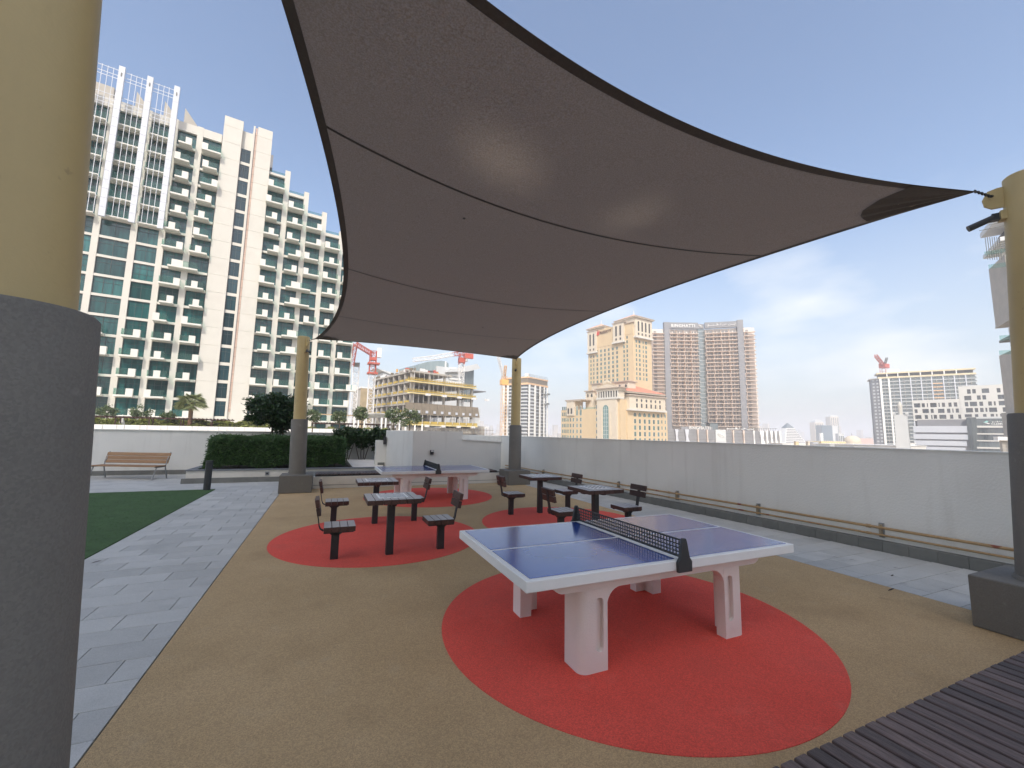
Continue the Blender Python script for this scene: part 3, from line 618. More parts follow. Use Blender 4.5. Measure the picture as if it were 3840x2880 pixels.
tr = thing('small_tree', 'round dark multi stemmed tree rising behind the hedge', 'tree', (-1.8, 18.55, 0))
g = np.random.default_rng(11)
leaves('crown', m_tree, tr, np.concatenate([blob(9000, (0, 0, 2.45), (1.0, .9, .62), g, clumps=70, cr=.32), blob(2500, (.35, 0, 1.95), (.5, .5, .45), g, clumps=20, cr=.4), blob(1400, (-.55, 0, 2.2), (.6, .5, .35), g, clumps=16)]), .13, .42, up=-.1, seed=12)
for (a, b, c) in ((-.35, .05, .6), (-.12, -.05, -.25), (.12, .06, .2), (.32, 0, -.4), (-.02, .1, .05)): MB().tube([(a, b, .3), (a*.8, b, 1.2), (a*.9+c*.3, b, 1.9), (c*1.1, b, 2.5)], [.04, .035, .028, .012], 7).build('limb', m_bark, tr, smooth=True)
for i, (sx_, lb_) in enumerate(((.78, 'leafy shrub with thin stems just right of the hedge'), (1.42, 'middle leafy shrub between the hedge and the white block'), (2.1, 'leafy shrub closest to the small white wall'))):
    t_ = thing('shrub', lb_, 'shrub', (sx_, 18.8, 0), group='shrubs against the wall')
    g = np.random.default_rng(20+i); leaves('foliage', m_shrub, t_, np.concatenate([blob(2600, (0, 0, 1.5), (.5, .4, .32), g, clumps=26, cr=.35), blob(500, (0, 0, 1.15), (.35, .3, .25), g, clumps=9)]), .11, .5, up=-.2, seed=30+i)
    for (a, c) in ((-.2, -.3), (-.07, .05), (.06, -.1), (.16, .3)): MB().tube([(a*.3, 0, .3), (a, 0, .75), (a+c*.6, 0, 1.4)], [.022, .018, .008], 6).build('stem', m_bark, t_, smooth=True)

# ================================================================ materials of the city
m_cw = blotch(mat('cream_facade', (.60, .575, .515), .9, var=.03, scale=.5), .35, (.54, .51, .45), fac=.5)
m_fin = mat('white_fin_panel', (.56, .58, .62), .6, var=.03, scale=.5)
m_soff = mat('balcony_soffit', (.55, .50, .42), .9, var=.06, scale=2)
m_white2 = mat('white_balcony_panel', (.68, .66, .60), .85, var=.03, scale=1)
def glassy(name, a, b, rough=.06, spec=.9):
    m = mat(name, a, rough, scale=1.0, col2=b, obj=False, stretch=(2.2, 2.2, .18)); t = m.node_tree; bb = t.nodes['Principled BSDF']; bb.inputs['IOR'].default_value = 1.75; bb.inputs['Specular IOR Level'].default_value = spec
    old = bb.inputs['Base Color'].links[0].from_socket; oi = t.nodes.new('ShaderNodeObjectInfo'); hs = t.nodes.new('ShaderNodeHueSaturation'); mr = t.nodes.new('ShaderNodeMapRange'); mr.inputs['To Min'].default_value = .55; mr.inputs['To Max'].default_value = 1.35
    t.links.new(oi.outputs['Random'], mr.inputs['Value']); t.links.new(mr.outputs[0], hs.inputs['Value']); t.links.new(old, hs.inputs['Color']); t.links.new(hs.outputs[0], bb.inputs['Base Color']); return m
m_teal = glassy('teal_glass', (.006, .042, .045), (.022, .12, .115), .08, .35)
m_softglass = glassy('soft_brown_glass', (.19, .175, .165), (.33, .31, .29), .3, .3)
m_stair = glassy('stair_glass', (.01, .03, .04), (.02, .055, .065), .08, .35)
m_frame = mat('dark_window_frame', (.035, .05, .05), .5)
m_greyglass = glassy('grey_glass', (.06, .075, .08), (.12, .15, .15))
m_balglass = bpy.data.materials.new('balustrade_glass'); m_balglass.use_nodes = True
t = m_balglass.node_tree; b = t.nodes['Principled BSDF']; b.inputs['Base Color'].default_value = (.2, .3, .28, 1); b.inputs['Roughness'].default_value = .05
_tr = t.nodes.new('ShaderNodeBsdfTransparent'); _tr.inputs[0].default_value = (.8, .9, .87, 1); _ms = t.nodes.new('ShaderNodeMixShader'); _ms.inputs[0].default_value = .9
t.links.new(b.outputs[0], _ms.inputs[1]); t.links.new(_tr.outputs[0], _ms.inputs[2]); t.links.new(_ms.outputs[0], t.nodes['Material Output'].inputs[0])
m_pink = mat('pink_pipe_band', (.55, .40, .33), .8)
m_sand = blotch(mat('sand_render', (.60, .46, .28), .9, var=.04, scale=.3), .15, (.50, .36, .21), fac=.5)
m_stone = mat('cream_stone_trim', (.62, .54, .42), .85, var=.05, scale=.5)
m_tile = mat('terracotta_roof', (.60, .21, .13), .8, var=.12, scale=1.5)
m_rooftrim = mat('brown_cornice', (.42, .34, .27), .85)
m_winteal = glassy('hotel_glass', (.06, .12, .11), (.10, .2, .18))
m_salmon = mat('salmon_slab_edge', (.70, .57, .47), .85, var=.08, scale=.2)
m_bing = mat('pale_pink_wall', (.66, .60, .54), .9, var=.1, scale=.25)
m_dkgrey = mat('slate_grey_cladding', (.23, .23, .24), .7, var=.08, scale=.2)
m_conc = blotch(mat('raw_concrete', (.42, .39, .34), .95, var=.1, scale=.4), .2, (.30, .28, .25), fac=.6)
m_yelp = mat('pale_yellow_form', (.80, .66, .30), .8, var=.15, scale=.8)
m_yel = mat('yellow_safety_net', (.50, .36, .08), .8, var=.15, scale=.8)
m_net = mat('brown_debris_netting', (.20, .165, .12), .95, var=.15, scale=.5)
m_cwhite = mat('crane_white', (.75, .74, .72), .5); m_cred = mat('crane_red', (.48, .10, .065), .5); m_cyel = mat('crane_orange', (.78, .42, .10), .5)
m_light = mat('pale_grey_cladding', (.58, .59, .58), .7, var=.05, scale=.2)
m_darkin = mat('dark_interior', (.045, .045, .045), .9)

class B:
    """a building whose front lies in a frame; x along it, y into it, z up"""
    def __init__(s, fr, name, label, cat='building', group=None): s.fr = fr; s.root = on(fr, name, label, cat, group)
    def p(s, name, m, x0, x1, y0, y1, z0, z1, parent=None): return pc(name, m, parent or s.root, x0, x1, y0, y1, z0, z1)
def win_mesh(wd, ht, m, mull=1, trans=.3, t=.05, fm=None):
    """one window: glass with its frame bars joined (glass proud of nothing, bars 4 cm proud)"""
    return MB().box(-wd/2, wd/2, 0, .06, 0, ht).mesh('window', m), (lambda: None)
def frame_mesh(wd, ht, cols, tz, m):
    f = MB(); b = .055
    for x in [-wd/2, wd/2-b]+[(-wd/2+wd*c-b/2) for c in cols]: f.box(x, x+b, -.04, 0, 0, ht)
    for z in [0, ht-b]+[ht*q for q in tz]: f.box(-wd/2, wd/2, -.045, -.001, z, z+b)
    return f.mesh('frame', m)

# ================================================================ apartment tower on the left
ft = Frame(81.5, 800, 1560, 75)
tw = B(ft, 'apartment_tower', 'tall stepped cream apartment tower with teal windows and boxy balconies')
FH = 3.32; Z0 = 3.45
lv = lambda k: Z0+FH*k
bays = [(-25.5, -22.6, 'f'), (-21.8, -18.9, 'f'), (-18.05, -14.27-.0, 'f'), (-13.4, -10.55, 'f'), (-9.7, -6.89, 'b'), (-5.99, -3.14, 'b'), (5.05, 7.85, 'b'), (8.8, 11.6, 'b'), (12.5, 15.28, 'b'), (16.2, 18.95, 'b'), (19.8, 22.9, 'b')]
topk = {0: 16, 1: 16, 2: 16, 3: 16, 4: 16, 5: 16, 6: 15, 7: 14, 8: 13, 9: 12, 10: 11}
# body behind the window line, stepped
for (x0, x1, zt) in ((-26.5, 5.0, 57.6), (5.0, 8.4, 53.0), (8.4, 12.2, 49.8), (12.2, 15.9, 46.5), (15.9, 19.6, 43.2), (19.6, 23.1, 39.9)):
    tw.p('core', m_cw, x0, x1, 1.25, 15, -17, zt)
cols = [(-22.6, -21.8, 57.9), (-18.9, -18.05, 57.9), (-14.27, -13.4, 57.9), (-10.55, -9.7, 57.9), (-6.89, -5.99, 57.9), (7.85, 8.8, 54.6), (11.6, 12.5, 51.2), (15.28, 16.2, 47.9), (18.95, 19.8, 44.6), (22.9, 23.15, 41.3), (-26.4, -25.5, 57.9)]
for a, b, z in cols: tw.p('column', m_cw, a, b, 0, 1.25, -2, z)
WM = {}
fms = [frame_mesh(2.8, FH-.42, (.34, .67), (.68,), m_frame), frame_mesh(2.8, FH-.42, (.33, .66), (.36, .72), m_frame), frame_mesh(2.8, FH-.42, (.5,), (.7,), m_frame)]
glm = MB().box(-1.4, 1.4, 0, .05, 0, FH-.42).mesh('window', m_teal)
gl_slot = {}
for bi, (a, b, ty) in enumerate(bays):
    for k in range(-1, topk[bi]):
        z = lv(k); cxw = (a+b)/2; sc = (b-a)/2.8
        tw.p('spandrel', m_cw, a, b, .05, 1.2, z-.42, z)
        o = link('window', glm, tw.root, (cxw, .62 if ty != 'f' or k > 9 else .35, z), None, (sc, 1, 1))
        link('frame', random.choice(fms), o, (0, 0, 0))
    zt = lv(topk[bi]-1)+FH-.42
    tw.p('parapet', m_cw, a, b, .05, 1.2, zt, [57.8, 57.8, 57.8, 57.8, 57.8, 57.8, 53.3, 50.1, 46.8, 43.5, 40.2][bi])
    if bi >= 6: tw.p('roof_balustrade', m_balglass, a, b, .6, .64, [0, 0, 0, 0, 0, 0, 53.3, 50.1, 46.8, 43.5, 40.2][bi], [0, 0, 0, 0, 0, 0, 54.1, 50.9, 47.6, 44.3, 41.0][bi])
# wall strips beside the stair windows, in storey-high panels
pm = [MB().box(-1.5, 1.5, 0, .6, .02, FH-.02).mesh('wall_panel', m_cw), MB().box(-1.27, 1.27, 0, .6, .02, FH-.02).mesh('wall_panel', m_cw)]
for (xc, i0, x0, x1) in ((-1.5, 0, -3.0, 0.05), (3.77, 1, 2.5, 5.03)):
    tw.p('wall_back', m_cw, x0+.02, x1-.02, -.30, 1.2, -2, 61.6)
    for k in range(-1, 18):
        z = lv(k)-.1
        if z+FH > 62: tw.p('wall_panel', m_cw, x0, x1, -.35, .25, z+.02, 61.7)
        else: link('wall_panel', pm[i0], tw.root, (xc, -.35, z))
# stair window strip, service strip with banded pipe
tw.p('stair_back', m_cw, .05, 2.5, .35, 1.25, -2, 60.2)
sm_, sf_ = MB().box(-.8, .8, 0, .05, 0, 2.75).mesh('window', m_stair), frame_mesh(1.6, 2.75, (.5,), (.72,), m_frame)
for k in range(-1, 16):
    z = Z0+.3+FH*k; o = link('stair_window', sm_, tw.root, (.86, .1, z)); link('frame', sf_, o)
    tw.p('spandrel', m_cw, .06, 1.66, -.0, .34, z-.57, z)
tw.p('service_strip', m_cw, 1.66, 2.49, -.05, .34, -2, 60.3)
tw.p('service_strip', m_cw, 1.75, 2.05, -.34, -.05, 2, 61.6)
tw.p('pipe_band', m_pink, 2.12, 2.44, -.14, -.05, 4.6, 61.4)
for k in range(0, 34): tw.p('pipe_clip', m_rooftrim, 2.10, 2.46, -.17, -.14, 5+k*1.66, 5.1+k*1.66)
# balconies
def balcony(a, b, z, k, left=None, wd=None, pw=None, pp=None):
    W_ = b-a; wd = wd or random.choice([1.9, 2.2, 2.6, 2.9]); x0 = left if left is not None else a+random.uniform(-.15, max(.05, W_-wd+.2)); x1 = x0+wd; pr_ = 1.35
    r = MB().box(x0, x1, -pr_, .3, z-.3, z-.02).build('balcony', m_soff if False else m_white2, tw.root)
    pw = pw or .9; pos = pp if pp is not None else random.choice([0, 0, .5, 1, 1]); px = x0+(wd-pw)*pos
    pc('front_panel', m_white2, r, px, px+pw, -pr_-.02, -pr_+.13, z-.3, z+1.05)
    if pos in (0, 1): sx_ = px if pos == 0 else px+pw-.12; pc('side_panel', m_white2, r, sx_, sx_+.12, -pr_+.13, -pr_+.55, z-.02, z+1.05)
    if px-x0 > .1: pc('balustrade', m_balglass, r, x0+.02, px, -pr_+.03, -pr_+.05, z, z+1.05)
    if x1-px-pw > .1: pc('balustrade', m_balglass, r, px+pw, x1-.02, -pr_+.03, -pr_+.05, z, z+1.05)
    pc('balustrade', m_balglass, r, x0+.02, x0+.04, -pr_+.05, -.02, z, z+1.05); pc('balustrade', m_balglass, r, x1-.04, x1-.02, -pr_+.05, -.02, z, z+1.05)
for bi, (a, b, ty) in enumerate(bays):
    for k in range(0, topk[bi]):
        z = lv(k)
        if ty == 'f':
            if 4 < k < 10: continue
            if k >= 10:
                r = MB().box(a+.02, b-.02, -1.0, .6, z-.28, z-.02).build('balcony', m_white2, tw.root)
                pc('balustrade', m_balglass, r, a+.03, b-.03, -.9, -.87, z, z+1.05); [pc('slab_tooth', m_white2, r, a+.35+q*.7, a+.65+q*.7, -1.12, -1.0, z-.28, z-.12) for q in range(4)]
                continue
            balcony(a, b, z, k, wd=random.choice([2.4, 3.0, 3.2]), left=a-.1)
        elif not (bi in (7, 8) and k in (4, 5, 7, 8) and bi == 8):
            if bi == 7 and k in (4, 5, 7, 8): balcony(a, b, z, k, left=a+.8, wd=4.4, pw=1.6, pp=.32)
            elif bi == 4 and k == 8: balcony(a, b, z, k, left=a+1.0, wd=4.2, pw=1.6, pp=.2)
            elif bi == 5 and k == 8: pass
            else: balcony(a, b, z, k)
for k in (2,): balcony(21.4, 23.9, lv(k), k, left=21.6, wd=2.6, pp=1)
# white fins and rods with the open crown
for x0 in (-25.4, -21.75, -18.05, -14.35, -10.62):
    f_ = MB()
    for q in range(17): f_.box(x0, x0+.8, -1.75, -1.3, 35.95+q*1.6, 35.95+q*1.6+1.57)
    f_.build('fin', m_fin, tw.root)
    for q in ((1, 2, 3) if x0 < -11 else ()): tw.p('rod', m_fin, x0+.8+q*.72, x0+.87+q*.72, -1.35, -1.28, 36.4, 62.6)
    pc('fin_lamp', m_kerb, tw.root, x0+.35, x0+.5, -1.8, -1.75, 61.2, 61.9)
for i, x0 in enumerate((-25.4, -21.75, -18.05, -14.35)):
    for z in (62.4, 61.4, 60.8, 57.6, 56.6, 55.9): tw.p('crown_rail', m_fin, x0+.82, x0+3.65, -1.34, -1.29, z, z+.09)
tw.p('roof_block', m_conc, -24.0, -20, 5, 10, 57.6, 63.0)
for x in (-16.5, -12.5, -9.5):
    MB().add([(x, 3, 57.6), (x+2.6, 3, 57.6), (x+2.6, 3, 59.0), (x, 3, 62.5), (x, 8, 57.6), (x+2.6, 8, 57.6), (x+2.6, 8, 59), (x, 8, 62.5)], [(0, 1, 2, 3), (7, 6, 5, 4), (0, 4, 5, 1), (1, 5, 6, 2), (2, 6, 7, 3), (3, 7, 4, 0)]).build('roof_wedge', m_conc, tw.root)
tw.p('roof_block', m_dkgrey, 3.6, 5.5, 6, 12, 57.6, 60.5)

# ---- terrace in front of the tower
fz = Frame(81.5, 700, 1600, 56)
tp_ = on(fz, 'terrace_parapet', 'sunlit white terrace parapet in front of the cream tower', 'wall')
pc('wall', m_white, tp_, -40, 34, -.2, .2, -8, 1.82)
MB().box(-40, 34, .2, 22, -8, .9).build('slab', m_cw, tp_)
for i in range(46):
    x = -20+i*1.07+random.uniform(-.3, .3); pc('rail_post', m_light, tp_, x, x+.05, -.27, -.2, 1.25, 1.8)
def tpos(x, y, dep): q = dpt(x, y, dep); return q
th_ = on(fz, 'terrace_hedge', 'yellow green hedge row along the foot of the cream tower', 'hedge')
g = np.random.default_rng(41)
hp_ = np.concatenate([np.stack([g.uniform(-19, 12, 9000), g.uniform(7, 8.5, 9000), 1+1.75*g.uniform(0, 1, 9000)**.8], 1), np.stack([g.uniform(-19, 28, 7000), g.uniform(3, 4.5, 7000), 1+.95*g.uniform(0, 1, 7000)], 1)])
hp_[:, 2] += .2*np.sin(hp_[:, 0]*2.1)
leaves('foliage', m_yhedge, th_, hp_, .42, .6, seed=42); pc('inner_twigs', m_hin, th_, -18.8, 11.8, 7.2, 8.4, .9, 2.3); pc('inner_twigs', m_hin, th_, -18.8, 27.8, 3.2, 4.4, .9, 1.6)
pg = on(fz, 'pergola', 'dark timber pergola standing in the hedge before the cream tower', 'pergola')
for x in np.arange(-18, 5, 3.4): pc('post', m_wood_dark, pg, x, x+.15, 5.2, 5.32, .9, 2.75); pc('post', m_wood_dark, pg, x, x+.12, 2.6, 2.72, .9, 2.75)
for y in (2.55, 5.15): pc('beam', m_wood_dark, pg, -18.6, 5.2, y, y+.12, 2.75, 2.87)
for i in range(54): pc('rafter', m_wood_dark, pg, -18.4+i*.44, -18.32+i*.44, 2.2, 5.7, 2.87, 2.97)
pg2 = on(fz, 'pergola', 'dark curved timber pergola under the right side of the cream tower', 'pergola')
for x in np.arange(16.5, 29, 2.6): pc('post', m_wood_dark, pg2, x, x+.15, 5.2, 5.35, .9, 2.6)
pc('beam', m_wood_dark, pg2, 16, 29, 5.1, 5.25, 2.6, 2.75)
for i in range(30): pc('rafter', m_wood_dark, pg2, 16+i*.44, 16.08+i*.44, 4.0, 5.9, 2.75, 2.9)
def palm(x, y, dep, h, lab):
    q = gpt(x, y, 1.0) if False else dpt(x, y, dep); r = thing('palm_tree', lab, 'palm', (q[0], q[1], .9))
    MB().tube([(0, 0, 0), (.03, 0, h*.5), (.0, 0, h)], [.3, .26, .3], 10).build('trunk', m_palmbark, r, smooth=True)
    g = np.random.default_rng(3); V_, F_ = [], []
    for i in range(46):
        az = g.uniform(0, 2*pi); el_ = g.uniform(-.5, 1.25); ln = g.uniform(1.5, 2.2); d = np.array([cos(az)*cos(el_), sin(az)*cos(el_), sin(el_)]); base = np.array([0, 0, h])
        stem_end = base+d*ln*.5; s_ = np.cross(d, [0, 0, 1.]); s_ /= np.linalg.norm(s_); up_ = np.cross(s_, d)
        for j in range(15):   # fan of narrow blades
            a = (j-7)/7*1.35; dd = d*cos(a)+s_*sin(a); e = stem_end+dd*ln*.62-np.array([0, 0, .3*abs(a)+.22*ln]); wv = np.cross(dd, up_); wv = wv/np.linalg.norm(wv)*.035
            k = len(V_); V_ += [tuple(stem_end-wv), tuple(stem_end+wv), tuple((stem_end+e)/2+wv*1.4+[0, 0, .1]), tuple(e), tuple((stem_end+e)/2-wv*1.4+[0, 0, .1])]; F_.append((k, k+1, k+2, k+3, k+4))
        k = len(V_); V_ += [tuple(base+s_*.02), tuple(base-s_*.02), tuple(stem_end-s_*.02), tuple(stem_end+s_*.02)]; F_.append((k, k+1, k+2, k+3))
    raw('crown', V_, F_, m_palm, r); return r
palm(709, 1600, 60, 4.4, 'fan palm standing before the blank wall of the cream tower')
def rtree(x, dep, h, r_, lab, m=None, z0=.9, n=900, grp='small trees on the neighbouring terrace', sz=.28):
    q = dpt(x, 1600, dep); t_ = thing('terrace_tree', lab, 'tree', (q[0], q[1], z0), group=grp); g = np.random.default_rng(int(x))
    leaves('crown', m or m_farleaf, t_, blob(n, (0, 0, h-r_*.8), (r_, r_, r_*.8), g, clumps=24, cr=.4), sz, .5, seed=int(x)+1); MB().tube([(0, 0, 0), (.05, 0, h-r_)], [.09, .06], 6).build('trunk', m_bark, t_); return t_
rtree(395, 60, 3.7, 1.1, 'olive tree on the terrace nearest the big left post')
rtree(518, 60, 3.7, 1.2, 'olive tree on the terrace right of the closed umbrella')
rtree(625, 60, 3.1, .85, 'olive tree on the terrace just left of the palm')
rtree(1172, 55, 3.4, .95, 'small round tree just right of the far left post')
rtree(1272, 55, 3.3, .95, 'small round tree near the right edge of the cream tower')
rtree(1355, 52, 3.7, 1.0, 'small tree left of the white canopies')
rtree(1475, 52, 3.6, 1.1, 'small tree between the white canopies and the building site')
rtree(1535, 52, 3.5, 1.2, 'small tree furthest right in front of the building site')
q = dpt(455, 1600, 57); um = thing('closed_umbrella', 'closed cream parasol standing on the terrace by the white parapet', 'parasol', (q[0], q[1], .9))
MB().tube([(0, 0, 0), (0, 0, 2.0)], .03, 6).build('pole', m_white, um); MB().tube([(0, 0, .7), (0, 0, 1.3), (0, 0, 2.0), (0, 0, 2.35)], [.36, .28, .1, .02], 10).build('canopy', m_white2, um)
# white sail canopies with poles
cn = on(fz, 'canopy', 'white tent canopies on poles between the cream tower and the building site', 'canopy')
def cp(x, y, o=0): u_, z_ = fz.uz(x, y, o); return (u_, o, z_)
for quad in ([(1385, 1548), (1465, 1550), (1545, 1570), (1420, 1566)], [(1365, 1550), (1400, 1552), (1435, 1567), (1365, 1568)]):
    a, b, c, d = [cp(x, y, 4+(2 if i > 1 else 0)) for i, (x, y) in enumerate(quad)]
    v = [a, b, c, d]; v2 = [(p[0], p[1], p[2]-.05) for p in v]; MB().add(v+v2, [(0, 1, 2, 3), (7, 6, 5, 4), (0, 4, 5, 1), (1, 5, 6, 2), (2, 6, 7, 3), (3, 7, 4, 0)]).build('fabric', m_white, cn)
for x, yt in ((1330, 1540), (1345, 1565), (1368, 1550), (1432, 1566), (1447, 1566), (1500, 1550), (1522, 1570), (1556, 1594), (1583, 1590)):
    a = cp(x, yt, 4); pc('pole', m_white, cn, a[0]-.12, a[0]+.12, 3.9, 4.1, .9, a[2])
sh = on(fz, 'sun_canopy', 'long tan shade strip on poles at the right foot of the tower', 'shade structure')
a, b = cp(1120, 1530, 6), cp(1545, 1552, 6); MB().box(a[0], b[0], 5.6, 6.6, 4.2, 4.35).build('fabric', mat('tan_canvas', (.5, .36, .22), .9), sh)
for x in (1180, 1310, 1330, 1500): a = cp(x, 1540, 6); pc('pole', m_white, sh, a[0]-.09, a[0]+.09, 5.9, 6.1, .9, 4.2)

# ================================================================ building behind the viewer (its shade covers the deck)
rb = thing('rear_building', 'tall unseen block behind the viewer whose shade covers the deck, with openings added for sun patches on the sail', 'building')
def holed(parent, name, m, y0, y1, x0, x1, z0, z1, holes):
    """a wall slab (thickness y0..y1) with rectangular openings"""
    xs = sorted({x0, x1, *[h[0] for h in holes], *[h[1] for h in holes]}); zs = sorted({z0, z1, *[h[2] for h in holes], *[h[3] for h in holes]}); b = MB()
    for i in range(len(xs)-1):
        run = None
        for j in range(len(zs)-1):
            cx_, cz_ = (xs[i]+xs[i+1])/2, (zs[j]+zs[j+1])/2; op = any(h[0] < cx_ < h[1] and h[2] < cz_ < h[3] for h in holes)
            if op:
                if run is not None: b.box(xs[i], xs[i+1], y0, y1, run, zs[j]); run = None
            elif run is None: run = zs[j]
        if run is not None: b.box(xs[i], xs[i+1], y0, y1, run, zs[-1])
    return b.build(name, m, parent)
SP = [(1857, 521, .8), (2290, 745, .5), (2420, 700, .5)]
holes = []; RY = -27.0  # made-up openings, aimed along the sun so light patches land on the sail
for x, y, sz in SP:
    q = gpt(x, y, 4.3); k = (RY-q[1])/SUN[1]; h = q+SUN*k; holes.append((h[0]-sz/2, h[0]+sz/2, h[2]-sz*.55, h[2]+sz*.55))
zc = holes[0][3]
holed(rb, 'front_wall', m_cw, RY-.3, RY, -40, -1, -17, 59, holes)
holed(rb, 'back_wall', m_cw, RY-8.3, RY-8, -40, -1, -17, 59, [(-36, -3, zc-8, min(57, zc+22))])  # wide gap added so sunlight can reach the front openings
MB().box(-40, -39.7, RY-8, RY-.3, -17, 59).build('side_wall', m_cw, rb); MB().box(-1.3, -1, RY-8, RY-.3, -17, 59).build('side_wall', m_cw, rb); MB().box(-40, -1, RY-8.3, RY, 59, 59.4).build('roof', m_cw, rb)
for k in range(17):
    for i in range(8):
        x = -38+i*4.6; z = 1.2+k*3.4
        if any(h[0]-2.8 < x < h[1]+.3 and h[2]-2.4 < z < h[3]+.3 for h in holes): continue
        pc('window', m_teal, rb, x, x+2.6, RY+.01, RY+.07, z, z+2.2)

# ================================================================ lattice tools
def lattice(name, m, parent, p0, p1, w_, bays_, r, up=None, tri=False):
    p0, p1 = np.array(p0, float), np.array(p1, float); d = p1-p0; L_ = np.linalg.norm(d); d /= L_
    a = np.cross(d, [0, 0, 1.0]) if abs(d[2]) < .9 else np.array([1.0, 0, 0]); a -= a@d*d; a /= np.linalg.norm(a); b = np.cross(d, a)
    cs = [(-1, -1), (1, -1), (1, 1), (-1, 1)] if not tri else [(-1, -1), (1, -1), (0, 1)]
    o = MB(); P_ = lambda i, t: p0+d*t+(a*cs[i][0]+b*cs[i][1])*w_/2; n = len(cs)
    for i in range(n): o.tube([P_(i, 0), P_(i, L_)], r, 4)
    for k in range(bays_):
        t0, t1 = L_*k/bays_, L_*(k+1)/bays_
        for i in range(n):
            j = (i+1) % n; o.tube([P_(i, t0), P_(j, t1)] if k % 2 else [P_(j, t0), P_(i, t1)], r*.6, 3, cap=False); o.tube([P_(i, t1), P_(j, t1)], r*.6, 3, cap=False)
    return o.build(name, m, parent)

# ================================================================ building site (concrete frame with nets)
fc = Frame(69, 1535, 1600, 163); fl = Frame(165.5, 1535, 1600, 163)
cs_ = B(fc, 'building_site', 'concrete frame building under construction with yellow edge nets', 'building site')
tops_ = [26.0, 21.9, 17.3, 13.0, 9.2, 4.8, 1.0]
wr = [20, 33, 33, 33, 33, 34, 35]
def lpt(u, v, z): p = fl.world(u, v, z)-fc.A; return (p@fc.u, p@fc.n, z)
def slab2(name, m, z0, z1, xr, out=0.0, ul=-44):
    a = lpt(ul, -out, 0); b = lpt(0, -out, 0); c = (xr, -out); 
    poly = [(a[0], a[1]), (b[0]-out*.3, -out), (xr, -out), (xr, 24), (a[0]+22, a[1]+4)]
    return MB().prism(poly, z0, z1).build(name, m, cs_.root)
for z, xr in zip(tops_, wr): slab2('floor_slab', m_conc, z-.7, z, xr)
slab2('core', m_darkin, -18, 3, 30, out=-5); slab2('core', m_conc, 3, 25, 12, out=-9, ul=-34)
for i, z in enumerate(tops_[1:]):
    zt = tops_[i]-.7
    for q in range(8):
        u = -43+q*5.9; p = lpt(u, .3, 0); c = MB().box(-.45, .45, 0, 1.6, z, zt).build('column', m_conc, cs_.root); c.location = (p[0], p[1], 0); c.rotation_euler = (0, 0, -R(96.5))
    for q in range(5):
        x = 1.2+q*7.6
        if x < wr[i]-.5: cs_.p('column', m_conc, x, x+.8, .8, 1.6, z, zt)
    if i < 4:
        if i != 2:
            rr__ = MB()
            for zz in (.1, .5, .95): rr__.box(-2, wr[i+1], -.9, -.8, z+zz, z+zz+.13)
            for q in range(int(wr[i+1]/1.2)): rr__.box(-2+q*1.25, -1.85+q*1.25, -.92, -.8, z-.1, z+1.15)
            rr__.build('edge_rail', m_yel, cs_.root); cs_.p('mesh_guard', m_yel, -2, wr[i+1], -.78, -.74, z+.05, z+.5)
        cs_.p('edge_form', m_yelp, -2, wr[i+1], -1.3, -.2, z-.7, z-.35) if i != 2 else None
        for q in range(7):
            u = -42+q*6; a, b = lpt(u, -.1, 0), lpt(u+4.6, -.1, 0); MB().prism([(a[0], a[1]), (b[0], b[1]), (b[0], b[1]+.15), (a[0], a[1]+.15)], z+.05, z+.95).build('safety_net', m_yel, cs_.root)
    for q in range(14): 
        x = 1+q*2.3
        if x < wr[i]: cs_.p('prop', m_cwhite, x, x+.08, -.35, -.27, z, zt)
# wrapped storeys with netting and scaffold
for q in range(10):
    x = -3.0+q*3.72; MB().add([(x, -1.2, 12.9), (x+3.6, -1.2, 12.9), (x+3.6, -2.4, 8.2), (x, -2.4, 8.2), (x, -1.0, 12.9), (x+3.6, -1.0, 12.9), (x+3.6, -2.2, 8.2), (x, -2.2, 8.2), ], [(0, 1, 2, 3), (7, 6, 5, 4), (0, 4, 5, 1), (1, 5, 6, 2), (2, 6, 7, 3), (3, 7, 4, 0)]).build('debris_net', m_net, cs_.root)
    cs_.p('net_badge', m_fin, x+1.1, x+2.3, -2.62, -2.5, 8.9, 9.9); cs_.p('strut', m_cwhite, x+3.6, x+3.72, -2.3, -2.1, 4.8, 8.3)
cs_.p('safety_net', m_yel, -2, 34, -1.0, -.8, 4.6, 5.7); cs_.p('edge_form', m_yelp, -2, 34, -1.4, -.2, 4.0, 4.5)
for q in range(5): 
    for z in (16.4, 3.7): cs_.p('bracket_box', m_cwhite, 6+q*8, 8+q*8, -2.0, -1.0, z-.3, z+.6)
for q in range(4): cs_.p('screen_panel', m_white, 19.5+q*3.6, 21.9+q*3.6, -.5, -.3, 4.9, 7.4)
for q in range(9): cs_.p('opening', m_darkin, 1.6+q*2.1+(.9 if q % 3 == 0 else 0), 2.5+q*2.1+(.9 if q % 3 == 0 else 0), -.06, .2, -2.6, 2.1)
cs_.p('wall', m_conc, -3, 35, 0, .5, -18, 3.2)
sc_ = MB()
for q in range(16): x = 14+q*1.9; sc_.box(x, x+.07, -2.2, -2.13, -18, 3.9)
for z in (-2.4, -.7, 1.0, 2.7): sc_.box(13.5, 43, -2.25, -2.1, z, z+.1); sc_.box(13.5, 43, -2.2, -1.4, z-.05, z)
for q in range(12): x = 14+q*2.4; sc_.tube([(x, -2.2, -2.4+(q % 3)), (x+2.4, -2.2, -.4+(q % 3))], .05, 4)
sc_.build('scaffold', m_net, cs_.root)
lowb = MB().prism([(30, .5), (42, 3), (42, 20), (30, 20)], -18, 4.5).build('side_block', m_conc, cs_.root)
